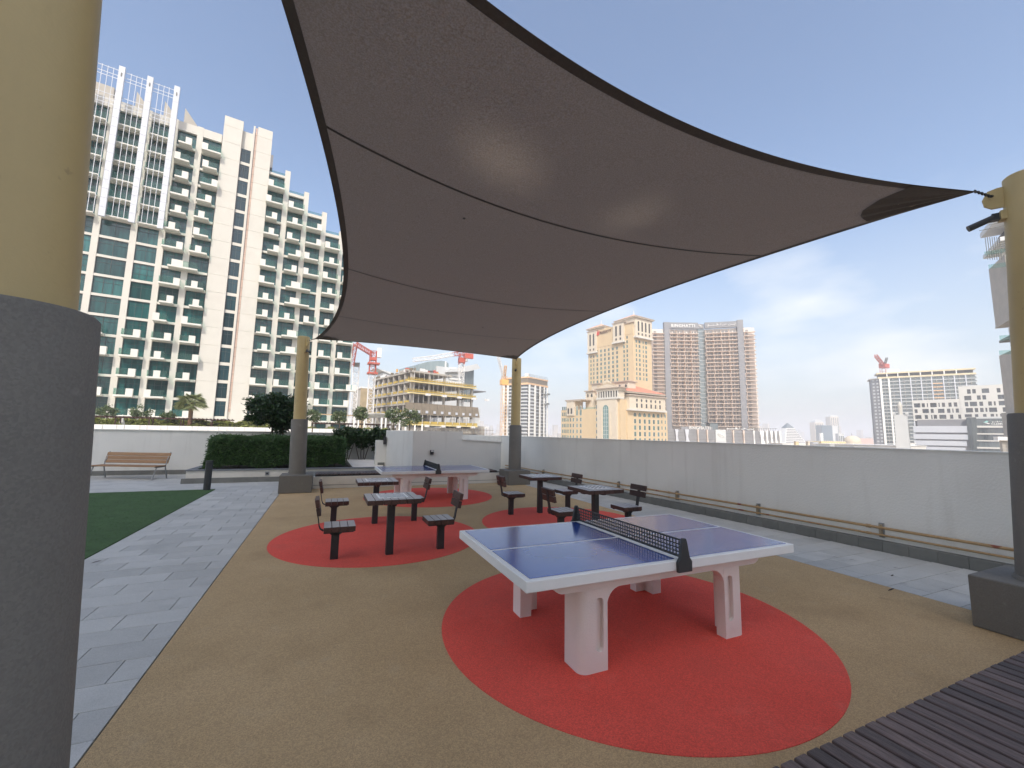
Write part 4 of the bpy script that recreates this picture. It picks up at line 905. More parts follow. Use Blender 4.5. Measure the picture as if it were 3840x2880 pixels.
for q in range(26):
    x = random.uniform(-1, 19); y = random.uniform(0, 12); h_ = random.uniform(.4, 1.6); pc('roof_clutter', random.choice([m_net, m_conc, m_cred, m_cyel, m_cwhite]), cs_.root, x, x+random.uniform(.2, 2.2), y, y+1, 26.0, 26+h_)
for q in range(22):
    p = lpt(-43+q*2, random.uniform(.5, 2), 0); o = pc('roof_clutter', random.choice([m_net, m_conc, m_cwhite]), cs_.root, p[0]-.5, p[0]+.5, p[1], p[1]+1, 26, 26+random.uniform(.3, 1.3))
# the finished building behind with swooping roofs
fb = Frame(75, 1740, 1600, 235); ob = B(fb, 'office_building', 'modern building with curved glass drum and upswept roof behind the building site')
def fpt(fr, x, y, o=0): u_, z_ = fr.uz(x, y, o); return u_, z_
u0, z0_ = fpt(fb, 1560, 1375); u1, z1_ = fpt(fb, 1690, 1352)
k5 = lambda x, y: (1300+x*.2712, 1280+y*.2712)
drum = [fpt(fb, *k5(a, b)) for a, b in ((960, 330), (1050, 300), (1150, 275), (1250, 265), (1340, 264), (1390, 270), (1435, 300), (1435, 400), (960, 400))]
MB().extr([(a, b) for a, b in drum], 2, 22).build('glass_drum', glassy('drum_glass', (.16, .2, .2), (.22, .27, .27), .2), ob.root)
a, b = fpt(fb, *k5(1385, 270)), fpt(fb, *k5(1395, 400)); ob.p('mullion', m_white, a[0], b[0], 1.6, 2, b[1], a[1])
a, b, c_ = fpt(fb, *k5(1370, 400)), fpt(fb, *k5(1780, 315)), fpt(fb, *k5(1825, 380))
MB().add([(a[0], -2, a[1]), (b[0], -2, b[1]), (c_[0], -2, c_[1]), (b[0]-6, -2, b[1]-5.2), (a[0], -2, a[1]-1.2)]+[(a[0], 18, a[1]), (b[0], 18, b[1]), (c_[0], 18, c_[1]), (b[0]-6, 18, b[1]-5.2), (a[0], 18, a[1]-1.2)], [(0, 1, 2, 3, 4), (9, 8, 7, 6, 5), (0, 5, 6, 1), (1, 6, 7, 2), (2, 7, 8, 3), (3, 8, 9, 4), (4, 9, 5, 0)]).build('upswept_roof', m_light, ob.root)
a, b = fpt(fb, *k5(1560, 400)), fpt(fb, *k5(1760, 700)); ob.p('body', m_light, a[0]-14, b[0], 1, 18, -18, a[1]+1)
ob.p('glass_side', m_greyglass, b[0]-8, b[0]+.1, .8, 1, b[1]-6, a[1]+3)
for q in range(7): ob.p('louvre', m_white, a[0]-6, b[0]-9, .2, 1, b[1]+q*2.0, b[1]+q*2+.9)
a, b = fpt(fb, *k5(415, 372)), fpt(fb, *k5(640, 435)); MB().add([(a[0], 0, a[1]), (b[0], 0, b[1]), (b[0], 0, b[1]-1.3), (a[0], 10, a[1]), (b[0], 10, b[1]), (b[0], 10, b[1]-1.3)], [(0, 1, 2), (5, 4, 3), (0, 3, 4, 1), (1, 4, 5, 2), (2, 5, 3, 0)]).build('roof_wing', m_light, ob.root)
a, b = fpt(fb, *k5(515, 430)), fpt(fb, *k5(600, 560)); ob.p('wing_body', m_light, a[0], b[0], 1, 9, -18, a[1])
a, b = fpt(fb, *k5(1755, 680)), fpt(fb, *k5(1870, 960)); ob.p('annex', m_light, a[0], b[0]-3, 6, 20, -18, a[1]); MB().box(a[0]-1, b[0]+4, 2, 22, a[1], a[1]+.5).build('annex_roof', m_dkgrey, ob.root)
for q in range(5): ob.p('annex_window', m_greyglass, b[0]-5.6, b[0]-3.6, 5.8, 6, b[1]+q*3.4+1, b[1]+q*3.4+3.2)
a, b = fpt(fb, *k5(1860, 930)), fpt(fb, *k5(1945, 1290)); ob.p('stepped_block', m_light, a[0], b[0], 8, 20, -18, a[1])
fs = Frame(75, 1365, 1600, 225); nb_ = B(fs, 'scaffolded_block', 'brown netted block behind the white mast left of the building site')
a, b = fpt(fs, *k5(200, 625)), fpt(fs, *k5(340, 960)); nb_.p('body', m_conc, a[0]+.6, b[0]+6, .5, 14, -18, a[1]-.8); nb_.p('netting', mat('tan_netting', (.42, .33, .2), .95, var=.15, scale=.4), a[0], b[0], 0, .3, -18, a[1]-.8); nb_.p('roof_edge', m_white, a[0], b[0]+6, -.1, 14, a[1]-.8, a[1])

# ================================================================ cranes
def crane(name, lab, x, dep, y_base, y_top, cab_y, m1, m2, wdt=2.2, jib=None, counter=None, split=None, z_b=-18):
    q = dpt(x, 1600, dep); r = thing(name, lab, 'crane', (q[0], q[1], 0)); zt = dpt(x, y_top, dep)[2]; zc_ = dpt(x, cab_y, dep)[2]
    zs_ = zc_ if split is None else dpt(x, split, dep)[2]
    n_ = int((zs_-z_b)/wdt); lattice('mast', m1, r, (0, 0, z_b), (0, 0, zs_), wdt, n_, .16)
    if zt-zs_ > .5: lattice('upper_mast', m2, r, (0, 0, zs_), (0, 0, zt), wdt, max(2, int((zt-zs_)/wdt)), .18)
    return r, q, zc_, zt
def rel(q, x, y, dep): p = dpt(x, y, dep); return (p[0]-q[0], p[1]-q[1], p[2])
r, q, zc_, zt = crane('tower_crane', 'red and white luffing tower crane just right of the cream tower', 1384, 165, 1600, 1310, 1335, m_cwhite, m_cred, 2.4, split=1398)
pc('cab', m_cred, r, -1.3, 1.3, -1.3, 1.3, zc_-1.2, zc_); pc('cab', m_white, r, 1.4, 3.0, -1.2, .6, zc_+.2, zc_+4); pc('collar', m_cred, r, -2, 2.6, -2, 2, dpt(1384, 1362, 165)[2], dpt(1384, 1356, 165)[2]); pc('collar', m_cred, r, -2, 2, -2, 2, dpt(1384, 1400, 165)[2], dpt(1384, 1394, 165)[2])
lattice('jib', m_cred, r, (0, 0, zt-1.5), rel(q, 1334, 1290, 165), 1.5, 10, .14)
lattice('boom', m_cred, r, rel(q, 1334, 1288, 165), rel(q, 1320, 1370, 168), 1.3, 8, .12)
r, q, zc_, zt = crane('tower_crane', 'second white crane mast directly behind the cream tower edge', 1322, 168, 1600, 1370, 1370, m_cwhite, m_cwhite, 2.2); pc('slewing_head', m_kerb, r, -1.2, 1.2, -1.2, 1.2, zt, zt+1.5)
r, q, zc_, zt = crane('tower_crane', 'white tower crane with long white and red jib over the building site', 1723, 190, 1600, 1320, 1345, m_cwhite, m_cred, 2.2, split=1362)
pc('cab', m_cred, r, -1.4, 1.4, -1.4, 1.4, zc_-1.2, zc_+1); pc('cabin', m_white, r, 1.4, 2.6, -1, .6, zc_-.6, zc_+1.2)
e1, e2, e3 = rel(q, 1700, 1328, 190), rel(q, 1620, 1342, 186), rel(q, 1548, 1350, 182)
lattice('jib_red', m_cred, r, (0, 0, zt), e1, 1.7, 3, .13); lattice('jib_white', m_cwhite, r, e1, e2, 1.7, 8, .12); lattice('jib_tip', m_cwhite, r, e2, e3, 1.6, 8, .12)
lattice('counter_jib', m_cred, r, (0, 0, zt), rel(q, 1768, 1323, 190), 1.3, 5, .12); c_ = rel(q, 1758, 1330, 190); pc('counterweight', m_cred, r, c_[0]-2, c_[0]+2, c_[1]-.8, c_[1]+.8, c_[2]-1.8, c_[2]+.4)
r, q, zc_, zt = crane('tower_crane', 'orange luffing crane climbing the white balconied tower', 1887, 380, 1640, 1408, 1425, m_cyel, m_cyel, 4.2)
pc('cab', m_cyel, r, -3.4, 3.4, -2.5, 2.5, zc_-4, zc_+1); lattice('jib', m_cwhite, r, (0, 0, zt-3), rel(q, 1868, 1335, 378), 2, 10, .28); lattice('a_frame', m_cyel, r, (0, 0, zt-2), rel(q, 1896, 1372, 380), 1.8, 5, .28)
r, q, zc_, zt = crane('tower_crane', 'small faded red crane on the roof of the far right tower', 3333, 445, 1400, 1365, 1368, m_cred, m_cred, 5, z_b=70)
lattice('jib', m_cred, r, (0, 0, zt), rel(q, 3284, 1334, 440), 2.4, 10, .3); pc('cab', m_cred, r, -3, 5.5, -3, 3, zt-3, zt+1.5); lattice('a_frame', m_kerb, r, (2, 0, zt), rel(q, 3326, 1342, 445), 1.4, 4, .25)

# ================================================================ white tower with the orange crane
f1 = Frame(62.5, 1978, 1635, 394); f2 = Frame(145.5, 1978, 1635, 394)
wt = B(f1, 'unfinished_tower', 'white balconied tower under construction with orange roof screens')
def l2(u, v=0): p = f2.world(u, v, 0)-f1.A; return (p@f1.u, p@f1.n)
a_, b_ = l2(-28), l2(-.5); foot = [a_, b_, (1.5, 0), (33.5, 0), (33.5, 30), (a_[0]+32, a_[1]+8)]
cen = (sum(p[0] for p in foot)/6, sum(p[1] for p in foot)/6); inn = [(cen[0]+(p[0]-cen[0])*.94, cen[1]+(p[1]-cen[1])*.94) for p in foot]
out_ = [(cen[0]+(p[0]-cen[0])*1.03, cen[1]+(p[1]-cen[1])*1.03) for p in foot]
MB().prism(inn, -18, 49).build('body', m_greyglass, wt.root)
for k in range(20): MB().prism(foot, 49-k*3.36-.5, 49-k*3.36).build('floor_slab', m_fin, wt.root)
for k in range(19):
    MB().prism([(1.7, -.1), (11, -.1), (11, .05), (1.7, .05)], 49-k*3.36-3.3, 49-k*3.36-2.2).build('balustrade', m_light, wt.root)
    MB().prism([a_, b_, (b_[0]-.1, b_[1]-.1), (a_[0]-.1, a_[1]-.1)], 49-k*3.36-3.3, 49-k*3.36-2.5).build('balustrade', m_light, wt.root)
for (x0, x1) in ((1.2, 3.0), (10.5, 12.8), (19.0, 21.0), (26.6, 28.2), (33, 33.6)): wt.p('fin_wall', m_white, x0, x1, -.6, .3, -18, 49)
for u in (-27.5, -23, -15.5, -9): 
    p = l2(u); o = MB().box(-.9, .9, -.5, .5, -18, 49).build('fin_wall', m_white, wt.root); o.location = (p[0], p[1], 0); o.rotation_euler = (0, 0, -R(83))
m_orange = mat('pale_orange_screen', (.72, .46, .26), .85, var=.08, scale=.2)
MB().prism(out_, 48.6, 50.4).build('screen_band', m_orange, wt.root); MB().prism(out_, 55, 56.4).build('screen_band', m_orange, wt.root); MB().prism(foot, 50.4, 55).build('top_storey', m_net, wt.root)
for i, (x, z) in enumerate(((27, 40), (22, 45), (33, 41), (14, 38), (28, 30), (32, 31))): wt.p('cradle', m_kerb, x-2, x+2, -2.2 if x > 0 else -12, -1.2 if x > 0 else -11, z, z+1.6)
rl = MB()
for z in (57.5, 58.8): rl.tube([(foot[2][0], 0, z), (33, 0, z)], .12, 4); rl.tube([(foot[2][0], 0, z), (a_[0]+12, a_[1]-12 if False else a_[1]*.45, z)], .12, 4)
for i in range(12): rl.tube([(2+i*2.8, 0, 56.4), (2+i*2.8, 0, 59)], .1, 4)
rl.build('railing', m_kerb, wt.root); wt.p('roof_box', m_white, 0, 3, 1, 4, 56.4, 59.6)

# ================================================================ sandstone hotel
fL_, fR_ = Frame(165.5, 2380, 1640, 295), Frame(81, 2380, 1640, 295)
ht = B(fR_, 'hotel_tower', 'tall sand coloured hotel tower with cream arcades and hipped roofs')
def hl(u, v=0): p = fL_.world(u, v, 0)-fR_.A; return (p@fR_.u, p@fR_.n)
def lbox(name, m, u0, u1, v0, v1, z0, z1, parent=None):      # box in the left-face frame
    o = pc(name, m, parent or ht.root, u0, u1, v0, v1, z0, z1); k = fL_.A-fR_.A
    rel_ = fL_.rot-fR_.rot; c = np.array([(u0+u1)/2, (v0+v1)/2]); o.rotation_euler = (0, 0, rel_); o.location = (c[0]*cos(rel_)-c[1]*sin(rel_), c[0]*sin(rel_)+c[1]*cos(rel_), (z0+z1)/2); return o
A4 = hl(-43); B4 = hl(0)
MB().prism([A4, B4, (20.5, 0), (20.5, 22), (A4[0]+26, A4[1]+12)], -18, 81.8).build('body', m_sand, ht.root)
wz = [(44.3, 2.0)]+[(44.3+3.44*k, 2.1) for k in range(1, 12)]
m_hw = m_winteal
WG = MB().box(-.72, .72, 0, .25, 0, 2.1).mesh('window', m_hw); WS = MB().box(-.95, .95, .02, .22, -.3, 2.5).mesh('surround', m_stone)
rel_ = fL_.rot-fR_.rot
def hwin(u, z, left=True, sc=1.0, par=None):
    if left: c = np.array([u, -.16]); loc = (c[0]*cos(rel_)-c[1]*sin(rel_), c[0]*sin(rel_)+c[1]*cos(rel_), z); ro = (0, 0, rel_)
    else: loc = (u, -.16, z); ro = None
    o = link('window', WG, par or ht.root, loc, ro, (sc, 1, 1)); return o
lc = [(-40.1, .7), (-37.2, .7), (-33.6, 1), (-29.8, 1), (-26.0, 1), (-22.2, 1), (-18.3, 1), (-14.4, 1), (-8.0, .75), (-5.2, .75)]
for u, sc in lc:
    for k in range(0, 8 if u < -35 else (10 if u > -11 else 8)):
        z = 23.6+3.44*(k+(0)); z = 42.0+3.44*k
        if u > -11 and k > 9: continue
        hwin(u, z, True, sc)
for u in (-33.6, -29.8, -26.0, -22.2, -18.3, -14.4): lbox('pilaster', m_stone, u-1.9, u-1.5, -.25, .1, 42, 70)
for u in (-29.8, -26.0, -22.2, -18.6):
    for k in range(8, 11): hwin(u, 42+3.44*k+.9, True, .95)
for k in range(10, 13): hwin(-5.2, 42+3.44*k, True, .75)
for u, sc in ((3.3, .8), (6.8, 1.1), (10.9, .6), (14.1, 1.1)):
    for k in range(0, 9): hwin(u, 42+3.44*k, False, sc)
# cream boxes under the roofs
def arcade(x0, x1, y0, z0, z1, n, left, sill=1.0):
    """cream projecting storeys with tall arched recesses"""
    bx = lbox if left else (lambda name, m, a, b, c, d, e, f, parent=None: ht.p(name, m, a, b, c, d, e, f))
    bx('arcade_wall', m_stone, x0, x1, y0, .2, z0, z1); bx('arcade_sill', m_cw, x0-.6, x1+.6, y0-.7, .2, z0-1.2, z0)
    st = (x1-x0)/(n+.6)
    for i in range(n):
        c = x0+st*(i+.8); b = MB(); b.extr([(c-st*.2, z0+(z1-z0)*.30), (c+st*.2, z0+(z1-z0)*.30), (c+st*.2, z1-2.8)]+[(c+st*.2*cos(R(a)), z1-2.8+st*.2*sin(R(a))) for a in range(20, 180, 20)]+[(c-st*.2, z1-2.8)], y0-.05, y0+.1)
        o = b.build('arched_recess', m_darkin, ht.root)
        if left: o.rotation_euler = (0, 0, rel_)
        for zz in ((z0+z1)/2-2.6, z0+1.2):
            bx('small_window', m_darkin, c-st*.18, c+st*.18, y0-.06, y0+.1, zz if zz == z0+1.2 else z0+1.0, (zz if zz == z0+1.2 else z0+1.0)+1.5)
arcade(1.0, 19.5, -1.6, 74.2, 87.6, 4, False); arcade(-17.2, -7.2, -1.4, 71.8, 86.0, 2, True); arcade(-42.8, -33.5, -1.2, 67.4, 84.2, 2, True)
lbox('upper_wall', m_sand, -33.5, -17.2, -.2, 4, 70.5, 84.6); lbox('upper_wall', m_sand, -7.2, 0, -.2, 4, 76, 84.4)
def hip(parent, x0, x1, y0, y1, z0, zp, m, frame_left=False, ov=1.6):
    b = MB(); xc, yc = (x0+x1)/2, (y0+y1)/2
    b.add([(x0-ov, y0-ov, z0), (x1+ov, y0-ov, z0), (x1+ov, y1+ov, z0), (x0-ov, y1+ov, z0), (xc, yc, zp)], [(3, 2, 1, 0), (0, 1, 4), (1, 2, 4), (2, 3, 4), (3, 0, 4)]); o = b.build('roof', m, parent)
    c = MB().box(x0-ov+.2, x1+ov-.2, y0-ov+.2, y1+ov-.2, z0-1.0, z0-.02).build('cornice', m_stone, parent); c2 = MB().box(x0-ov-.1, x1+ov+.1, y0-ov-.1, y1+ov+.1, z0-.35, z0-.01).build('eaves', m_rooftrim, parent)
    f_ = MB().tube([(xc, yc, zp-.2), (xc, yc, zp+.8), (xc, yc, zp+3.4)], [.5, .5, .05], 6).build('finial', m_fin, parent)
    if frame_left:
        for q in (o, c, c2, f_): q.rotation_euler = (0, 0, rel_)
    return o
m_tileh = mat('pale_terracotta_roof', (.62, .38, .26), .85, var=.1, scale=.4)
ht.p('upper_wall', m_stone, .6, 19.8, -1.2, 18, 81.8, 88.4); hip(ht.root, 1.0, 19.5, -1.4, 17, 89.0, 94.0, m_tileh)
lbox('upper_wall', m_stone, -42.8, -26, 0, 13, 81.8, 86.6); hip(ht.root, -42.4, -27, .0, 13, 87.0, 91.2, m_tileh, True)
lbox('cornice', m_rooftrim, -17.8, -6.4, -2.0, 6, 86.0, 86.6); lbox('cornice', m_rooftrim, -7, 1.0, -1.0, 6, 84.4, 85.0); lbox('cornice', m_rooftrim, -43.4, -33, -1.6, 4, 84.2, 84.8)
def text(body, size, m, parent, loc, rot, name='lettering', ext=.03, align='LEFT', sx=1.0, sp=1.0):
    cu = bpy.data.curves.new(name, 'FONT'); cu.body = body; cu.size = size; cu.extrude = ext; cu.align_x = align; cu.space_character = sp; cu.offset = size*.012
    t_ = bpy.data.objects.new(name, cu); C.objects.link(t_); bpy.context.view_layer.update(); me = bpy.data.meshes.new_from_object(t_); bpy.data.objects.remove(t_); me.materials.clear(); me.materials.append(m)
    o = link(name, me, parent, loc, rot); o.scale = (sx, 1, 1); return o
m_brown = mat('brown_sign_letters', (.16, .09, .05), .6); m_redsign = mat('red_sign', (.62, .04, .04), .5)
def lrot(u, v, z): return (u*cos(rel_)-v*sin(rel_), u*sin(rel_)+v*cos(rel_), z)
text('MARRIOTT', 3.0, m_brown, ht.root, lrot(-30.6, -.6, 80.9), (R(90), 0, rel_), ext=.15, sx=.74, sp=1.05)
lg = MB()
for i in range(3): lg.tube([lrot(-33.2+i*.75, -.7, 80.4), lrot(-32.9+i*.85, -.7, 82.4), lrot(-32.2+i*.8, -.7, 84.2-.4*i)], [.28, .25, .12], 5)
lg.tube([lrot(-33.9, -.7, 80.9), lrot(-32.6, -.7, 80.1), lrot(-30.9, -.7, 80.9)], [.1, .22, .1], 5); lg.build('logo', m_redsign, ht.root)

# lower hotel wing
fA, fB_ = Frame(165.5, 2330, 1640, 255), Frame(81, 2330, 1640, 255)
hb = B(fB_, 'hotel_wing', 'lower sand coloured hotel block with tall arched window and terracotta roof')
rel2 = fA.rot-fB_.rot
def w2(u, v, z): return (u*cos(rel2)-v*sin(rel2), u*sin(rel2)+v*cos(rel2), z)
def lb2(name, m, u0, u1, v0, v1, z0, z1): o = pc(name, m, hb.root, u0, u1, v0, v1, z0, z1); o.rotation_euler = (0, 0, rel2); o.location = w2((u0+u1)/2, (v0+v1)/2, (z0+z1)/2); return o
lb2('body', m_sand, -52, -18, 0, 22, -18, 18.6); lb2('body', m_sand, -18, 0, -.3, 22, -18, 24); hb.p('body', m_sand, 5.5, 45, 0, 26, -18, 18.6); hb.p('body', m_stone, 5.8, 41, .3, 24, 18.6, 27.5); hb.p('body', m_sand, 0, 6.5, 1.5, 22, -18, 24)
hb.p('projecting_storey', m_stone, 5.8, 41, -1.8, .3, 18.3, 26.6); hb.p('sill', m_cw, 5.2, 41.6, -2.4, .3, 17.2, 18.3); hb.p('cornice', m_rooftrim, 5.0, 42, -2.8, 26, 26.6, 27.3); hb.p('drum', m_net, 9, 36, 3, 20, 27.3, 29.2); hip(hb.root, 6, 40, 1, 24, 29.4, 36, m_tile, ov=2.4)
W5 = MB().box(-.95, .95, 0, .25, 0, 2.6).mesh('window', m_hw); SU = MB().box(-1.3, 1.3, .05, .24, -.35, 2.8).mesh('surround', m_stone)
def w5(u, z, left, sc=1, zs=1):
    loc = w2(u, -.16 if u < -18 else -.46, z) if left else (u, -.16 if u > 6.5 else 1.35, z); o = link('window', W5, hb.root, loc, (0, 0, rel2) if left else None, (sc, 1, zs))
    if not (left and u < -40): link('surround', SU, o)
for u, sc in ((-50.5, .5), (-48.9, .5), (-47.2, .5), (-45.2, .55), (-42.8, .6), (-40, .62), (-36.6, .65), (-33.2, .68), (-18.9, .9)):
    for k in range(6): w5(u, -1.6+k*4.02, True, sc, .92)
for u in (1.6, 4.5):
    for k in range(6): w5(u, -1.9+k*4.1, False, .68, .92)
for u in (12.6, 17.1, 21.8, 26.3, 30.8, 35.3):
    for k in range(4): w5(u, -2.9+k*4.05, False, .95, 1.05)
    b = MB().extr([(u-1.2, 13.6), (u+1.2, 13.6)]+[(u+1.2*cos(R(a)), 14.1+1.9*sin(R(a))) for a in range(10, 180, 16)], -.2, .1).build('arched_window', m_winteal, hb.root)
    hb.p('upper_window', m_darkin, u-.7, u+.7, -1.86, -1.7, 19.2, 21.8); MB().extr([(u+.75*cos(R(a)), 23.9+1.0*sin(R(a))) for a in range(0, 360, 30)], -1.86, -1.7).build('round_window', m_darkin, hb.root); hb.p('pier', m_stone, u+1.9, u+2.5, -2.1, -1.7, 18.6, 26.3)
for u in (39.0, 42.6):
    for k in range(5): w5(u, -2.4+k*4.05, False, .55, .85)
# the white portal bay with its tall window, arcade and crest
lb2('portal', m_stone, -17.6, -2.0, -1.8, 3, -18, 24.2); lb2('portal_cornice', m_cw, -18.2, 0, -2.2, 3.4, 24.2, 25.4)
b = MB().extr([(-12.6, -8), (-8.3, -8), (-8.3, 18)]+[(-10.45+2.15*cos(R(a)), 18+2.6*sin(R(a))) for a in range(10, 180, 16)]+[(-12.6, 18)], -1.95, -1.7).build('tall_window', m_winteal, hb.root); b.rotation_euler = (0, 0, rel2)
for u in (-11.2, -9.8): lb2('mullion', m_light, u-.07, u+.07, -2.02, -1.95, -8, 19.5)
for k in range(10): lb2('mullion', m_light, -12.6, -8.3, -2.02, -1.95, -6+k*2.6, -5.85+k*2.6)
lb2('pilaster', m_stone, -14.2, -13.2, -2.2, -1.7, -18, 16); lb2('pilaster', m_stone, -7.6, -6.6, -2.2, -1.7, -18, 16)
lb2('loggia', m_darkin, -16.6, -1.8, -1.2, 2, 25.4, 30); lb2('loggia_side', m_stone, -1.8, -.2, -1.3, 4, 25.4, 30)
for i in range(9): lb2('loggia_column', m_cw, -17.2+i*2.0, -16.6+i*2.0, -2.2, -1.5, 25.4, 29.6)
lb2('loggia_top', m_stone, -17.8, .6, -2.3, 4.6, 29.4, 31); lb2('loggia_cornice', m_rooftrim, -19, 2, -3.2, 5, 31, 31.5)
crest = MB().extr([(-17.5, 31.5), (-.5, 31.5), (-3, 33.0), (-6, 34.4), (-8.2, 36.2), (-9.6, 36.6), (-11, 36.0), (-13, 34), (-15.5, 33)], -2.2, -1.6).build('crest', m_stone, hb.root); crest.rotation_euler = (0, 0, rel2)
sc2 = MB()
for i in range(9): cx_ = -16+i*1.8; r_ = .8; sc2.tube([w2(cx_+r_*cos(t), -2.3, 32.5+r_*.6*sin(t)+(2.2-abs(cx_+9)*.28)) for t in np.linspace(0, 5.5, 9)], .14, 4)
sc2.build('scrollwork', m_sand, hb.root)
# upper set-back arcades between wing and tower
def arc2(u0, u1, z0, z1, n, dv, left=True):
    if left: lb2('upper_arcade', m_stone, u0, u1, dv, dv+8, z0, z1); lb2('upper_eaves', m_rooftrim, u0-.8, u1+.8, dv-1, dv+9, z1, z1+.6)
    else: hb.p('upper_arcade', m_stone, u0, u1, dv, dv+8, z0, z1); hb.p('upper_eaves', m_rooftrim, u0-.8, u1+.8, dv-1, dv+9, z1, z1+.6)
    for i in range(n):
        c = u0+(u1-u0)*(i+.6)/n; o = MB().extr([(c-.7, z1-4), (c+.7, z1-4)]+[(c+.7*cos(R(a)), z1-2.6+.9*sin(R(a))) for a in range(10, 180, 20)], dv-.1, dv+.1).build('arched_opening', m_darkin, hb.root)
        if left: o.rotation_euler = (0, 0, rel2)
arc2(-27, -3, 20, 36.4, 5, 12); arc2(8, 40, 24, 36.5, 6, 26, False); arc2(-36, -29, 18, 31.5, 2, 8); lb2('corner_pavilion', m_stone, -46, -38.6, -.8, 8, 14.5, 24.5)
lb2('corner_eaves', m_rooftrim, -47, -31, -1.4, 9, 24.9, 25.5); lb2('corner_roof', m_stone, -46.6, -32, -1.2, 8.4, 24.4, 24.9)
for c in (-44.2, -41.2):
    o = MB().extr([(c-.7, 15.8), (c+.7, 15.8), (c+.7, 19.6), (c-.7, 19.6)], -.95, -.75).build('slit_window', m_darkin, hb.root); o.rotation_euler = (0, 0, rel2)
for u in (-36.6, -33.2): o = MB().extr([(u-.8, 15.0), (u+.8, 15.0), (u+.8, 17)]+[(u+.8*cos(R(a)), 17+1.4*sin(R(a))) for a in range(10, 180, 20)]+[(u-.8, 17)], -.2, .1).build('arched_window', m_winteal, hb.root); o.rotation_euler = (0, 0, rel2)
for i in range(9): lb2('roof_rail', m_balglass, -31.5+i*1.6, -30.2+i*1.6, .2, .3, 18.6, 19.8)

# ================================================================ curved salmon tower with dark strips
g1, g2 = Frame(115, 2640, 1640, 382), Frame(129, 2640, 1640, 382)
bt = B(g1, 'balcony_tower', 'wide concave tower of pinkish balconies with slate grey strips and rooftop signs')
rel3 = g2.rot-g1.rot
def l3(u, v): return (u*cos(rel3)-v*sin(rel3), u*sin(rel3)+v*cos(rel3))
MB().prism([(-46, 3), (4, 2.4), l3(37, 2.4), l3(47, 4), l3(47, 22), (2, 20), (-46, 22)], -18, 103.5).build('body', m_bing, bt.root)
FHb = 3.5
BCNT, BREST = {}, {}
def bpc(name, m, u0, u1, v0, v1, z0, z1, right=False, parent=None):
    BCNT[name] = BCNT.get(name, 0)+1
    if BCNT[name] > 290 and parent is None:        # past the limit of single pieces: joined
        b = BREST.setdefault((name, m.name), MB()); k = len(b.v); b.box(u0, u1, v0, v1, z0, z1)
        if right: b.v[k:] = [(*l3(p[0], p[1]), p[2]) for p in b.v[k:]]
        return
    o = pc(name, m, parent or bt.root, u0, u1, v0, v1, z0, z1)
    if right: c = l3((u0+u1)/2, (v0+v1)/2); o.location = (c[0], c[1], (z0+z1)/2); o.rotation_euler = (0, 0, rel3)
    return o
bpc('clad_strip', m_dkgrey, -34.2, -29.2, -.8, 3, 8, 109.6); bpc('clad_strip', m_dkgrey, 31.8, 36.8, -.8, 3, 8, 110.4, True); bpc('sign_band', m_dkgrey, -29.2, -1.8, -.2, 3, 103.8, 109.5); bpc('sign_band', m_dkgrey, 4.2, 31.8, -.2, 3, 104, 109.5, True); bpc('sign_band', m_dkgrey, -1.8, 4, .8, 3, 104, 108.5)
bpc('glass_strip', m_greyglass, -1.8, 4.2, 1.0, 3, 10, 103.6)
for k in range(27): bpc('strip_frame', m_light, -1.8, 4.2, .9, 1.0, 10+k*3.5, 10.25+k*3.5)
for (a, b, n, rt) in ((-28.8, -2.0, 4, False), (4.6, 31.5, 4, True), (37.2, 46.8, 1, True), (-45.5, -34.6, 1, False)):
    for k in range(27):
        z = 11.3+FHb*k
        if z > 102: break
        j = -.7 if k % 2 else -.1
        bpc('slab', m_salmon, a+j*.8, b, -1.3, 2.6, z-.38, z, rt)
        st = (b-a)/n
        for i in range(n):
            x = a+st*i
            bpc('window', m_softglass if random.random() < .75 else m_dkgrey, x+st*.16+random.uniform(0, .5), x+st*.42, 2.1, 2.6, z, z+2.6, rt); bpc('window', m_softglass if random.random() < .75 else m_dkgrey, x+st*.60, x+st*.9, 2.1, 2.6, z, z+2.6, rt) if n > 1 else None
            x += (-.35 if k % 2 else .35)
            if k < 26: bpc('divider', m_salmon, x-.12, x+.12, -1.2, 2.4, z, z+FHb-.45, rt)
for (nm_, mn_), b_ in BREST.items(): stuff(b_.build(nm_+'_field', bpy.data.materials[mn_], bt.root))
text('BINGHATTI', 4.0, m_white, bt.root, (-27.6, -.5, 105.0), (R(90), 0, 0), ext=.1, sx=1.0, sp=1.13)
def strokes(name, polys, r, m, parent, f):
    b = MB()
    for p in polys: b.tube([f(x, y) for x, y in p], r, 4)
    return b.build(name, m, parent)
EMB = [[(0, .9), (.5, 1.0), (1.4, .55), (2.2, .1), (1.2, .05), (.6, .45), (0, .9)], [(.5, .8), (1.0, .5), (1.7, .35)]]
strokes('emblem', EMB, .22, m_white, bt.root, lambda x, y: (-1.4+x*2.1, .4, 105.0+y*2.6))
ARB = [[(0, .1), (.25, -.12), (.6, -.05), (.62, .35), (.35, .5), (.3, .2), (.9, .05), (2.2, .05), (2.25, .35)], [(2.2, .05), (3.1, .05), (3.3, .3), (3.8, .35), (3.9, .05), (3.1, .05)], [(3.35, .05), (3.35, 1.0)], [(3.9, .05), (4.6, .05), (4.6, .9)], [(4.9, .05), (5.8, .05), (6.1, .35), (6.5, .3)], [(6.1, .35), (5.8, .05)], [(7.0, .3), (7.1, -.1), (7.6, -.15), (7.9, .2), (8.0, .05), (9.2, .05), (9.3, .5)], [(7.5, .5), (7.6, .5)], [(9.1, -.3), (9.2, -.3)], [(.2, -.45), (.5, -.45)]]
def arw(x, y): p = l3(6+x*2.6, -.6); return (p[0], p[1], 106+y*2.5)
strokes('arabic_lettering', ARB, .22, m_white, bt.root, arw)
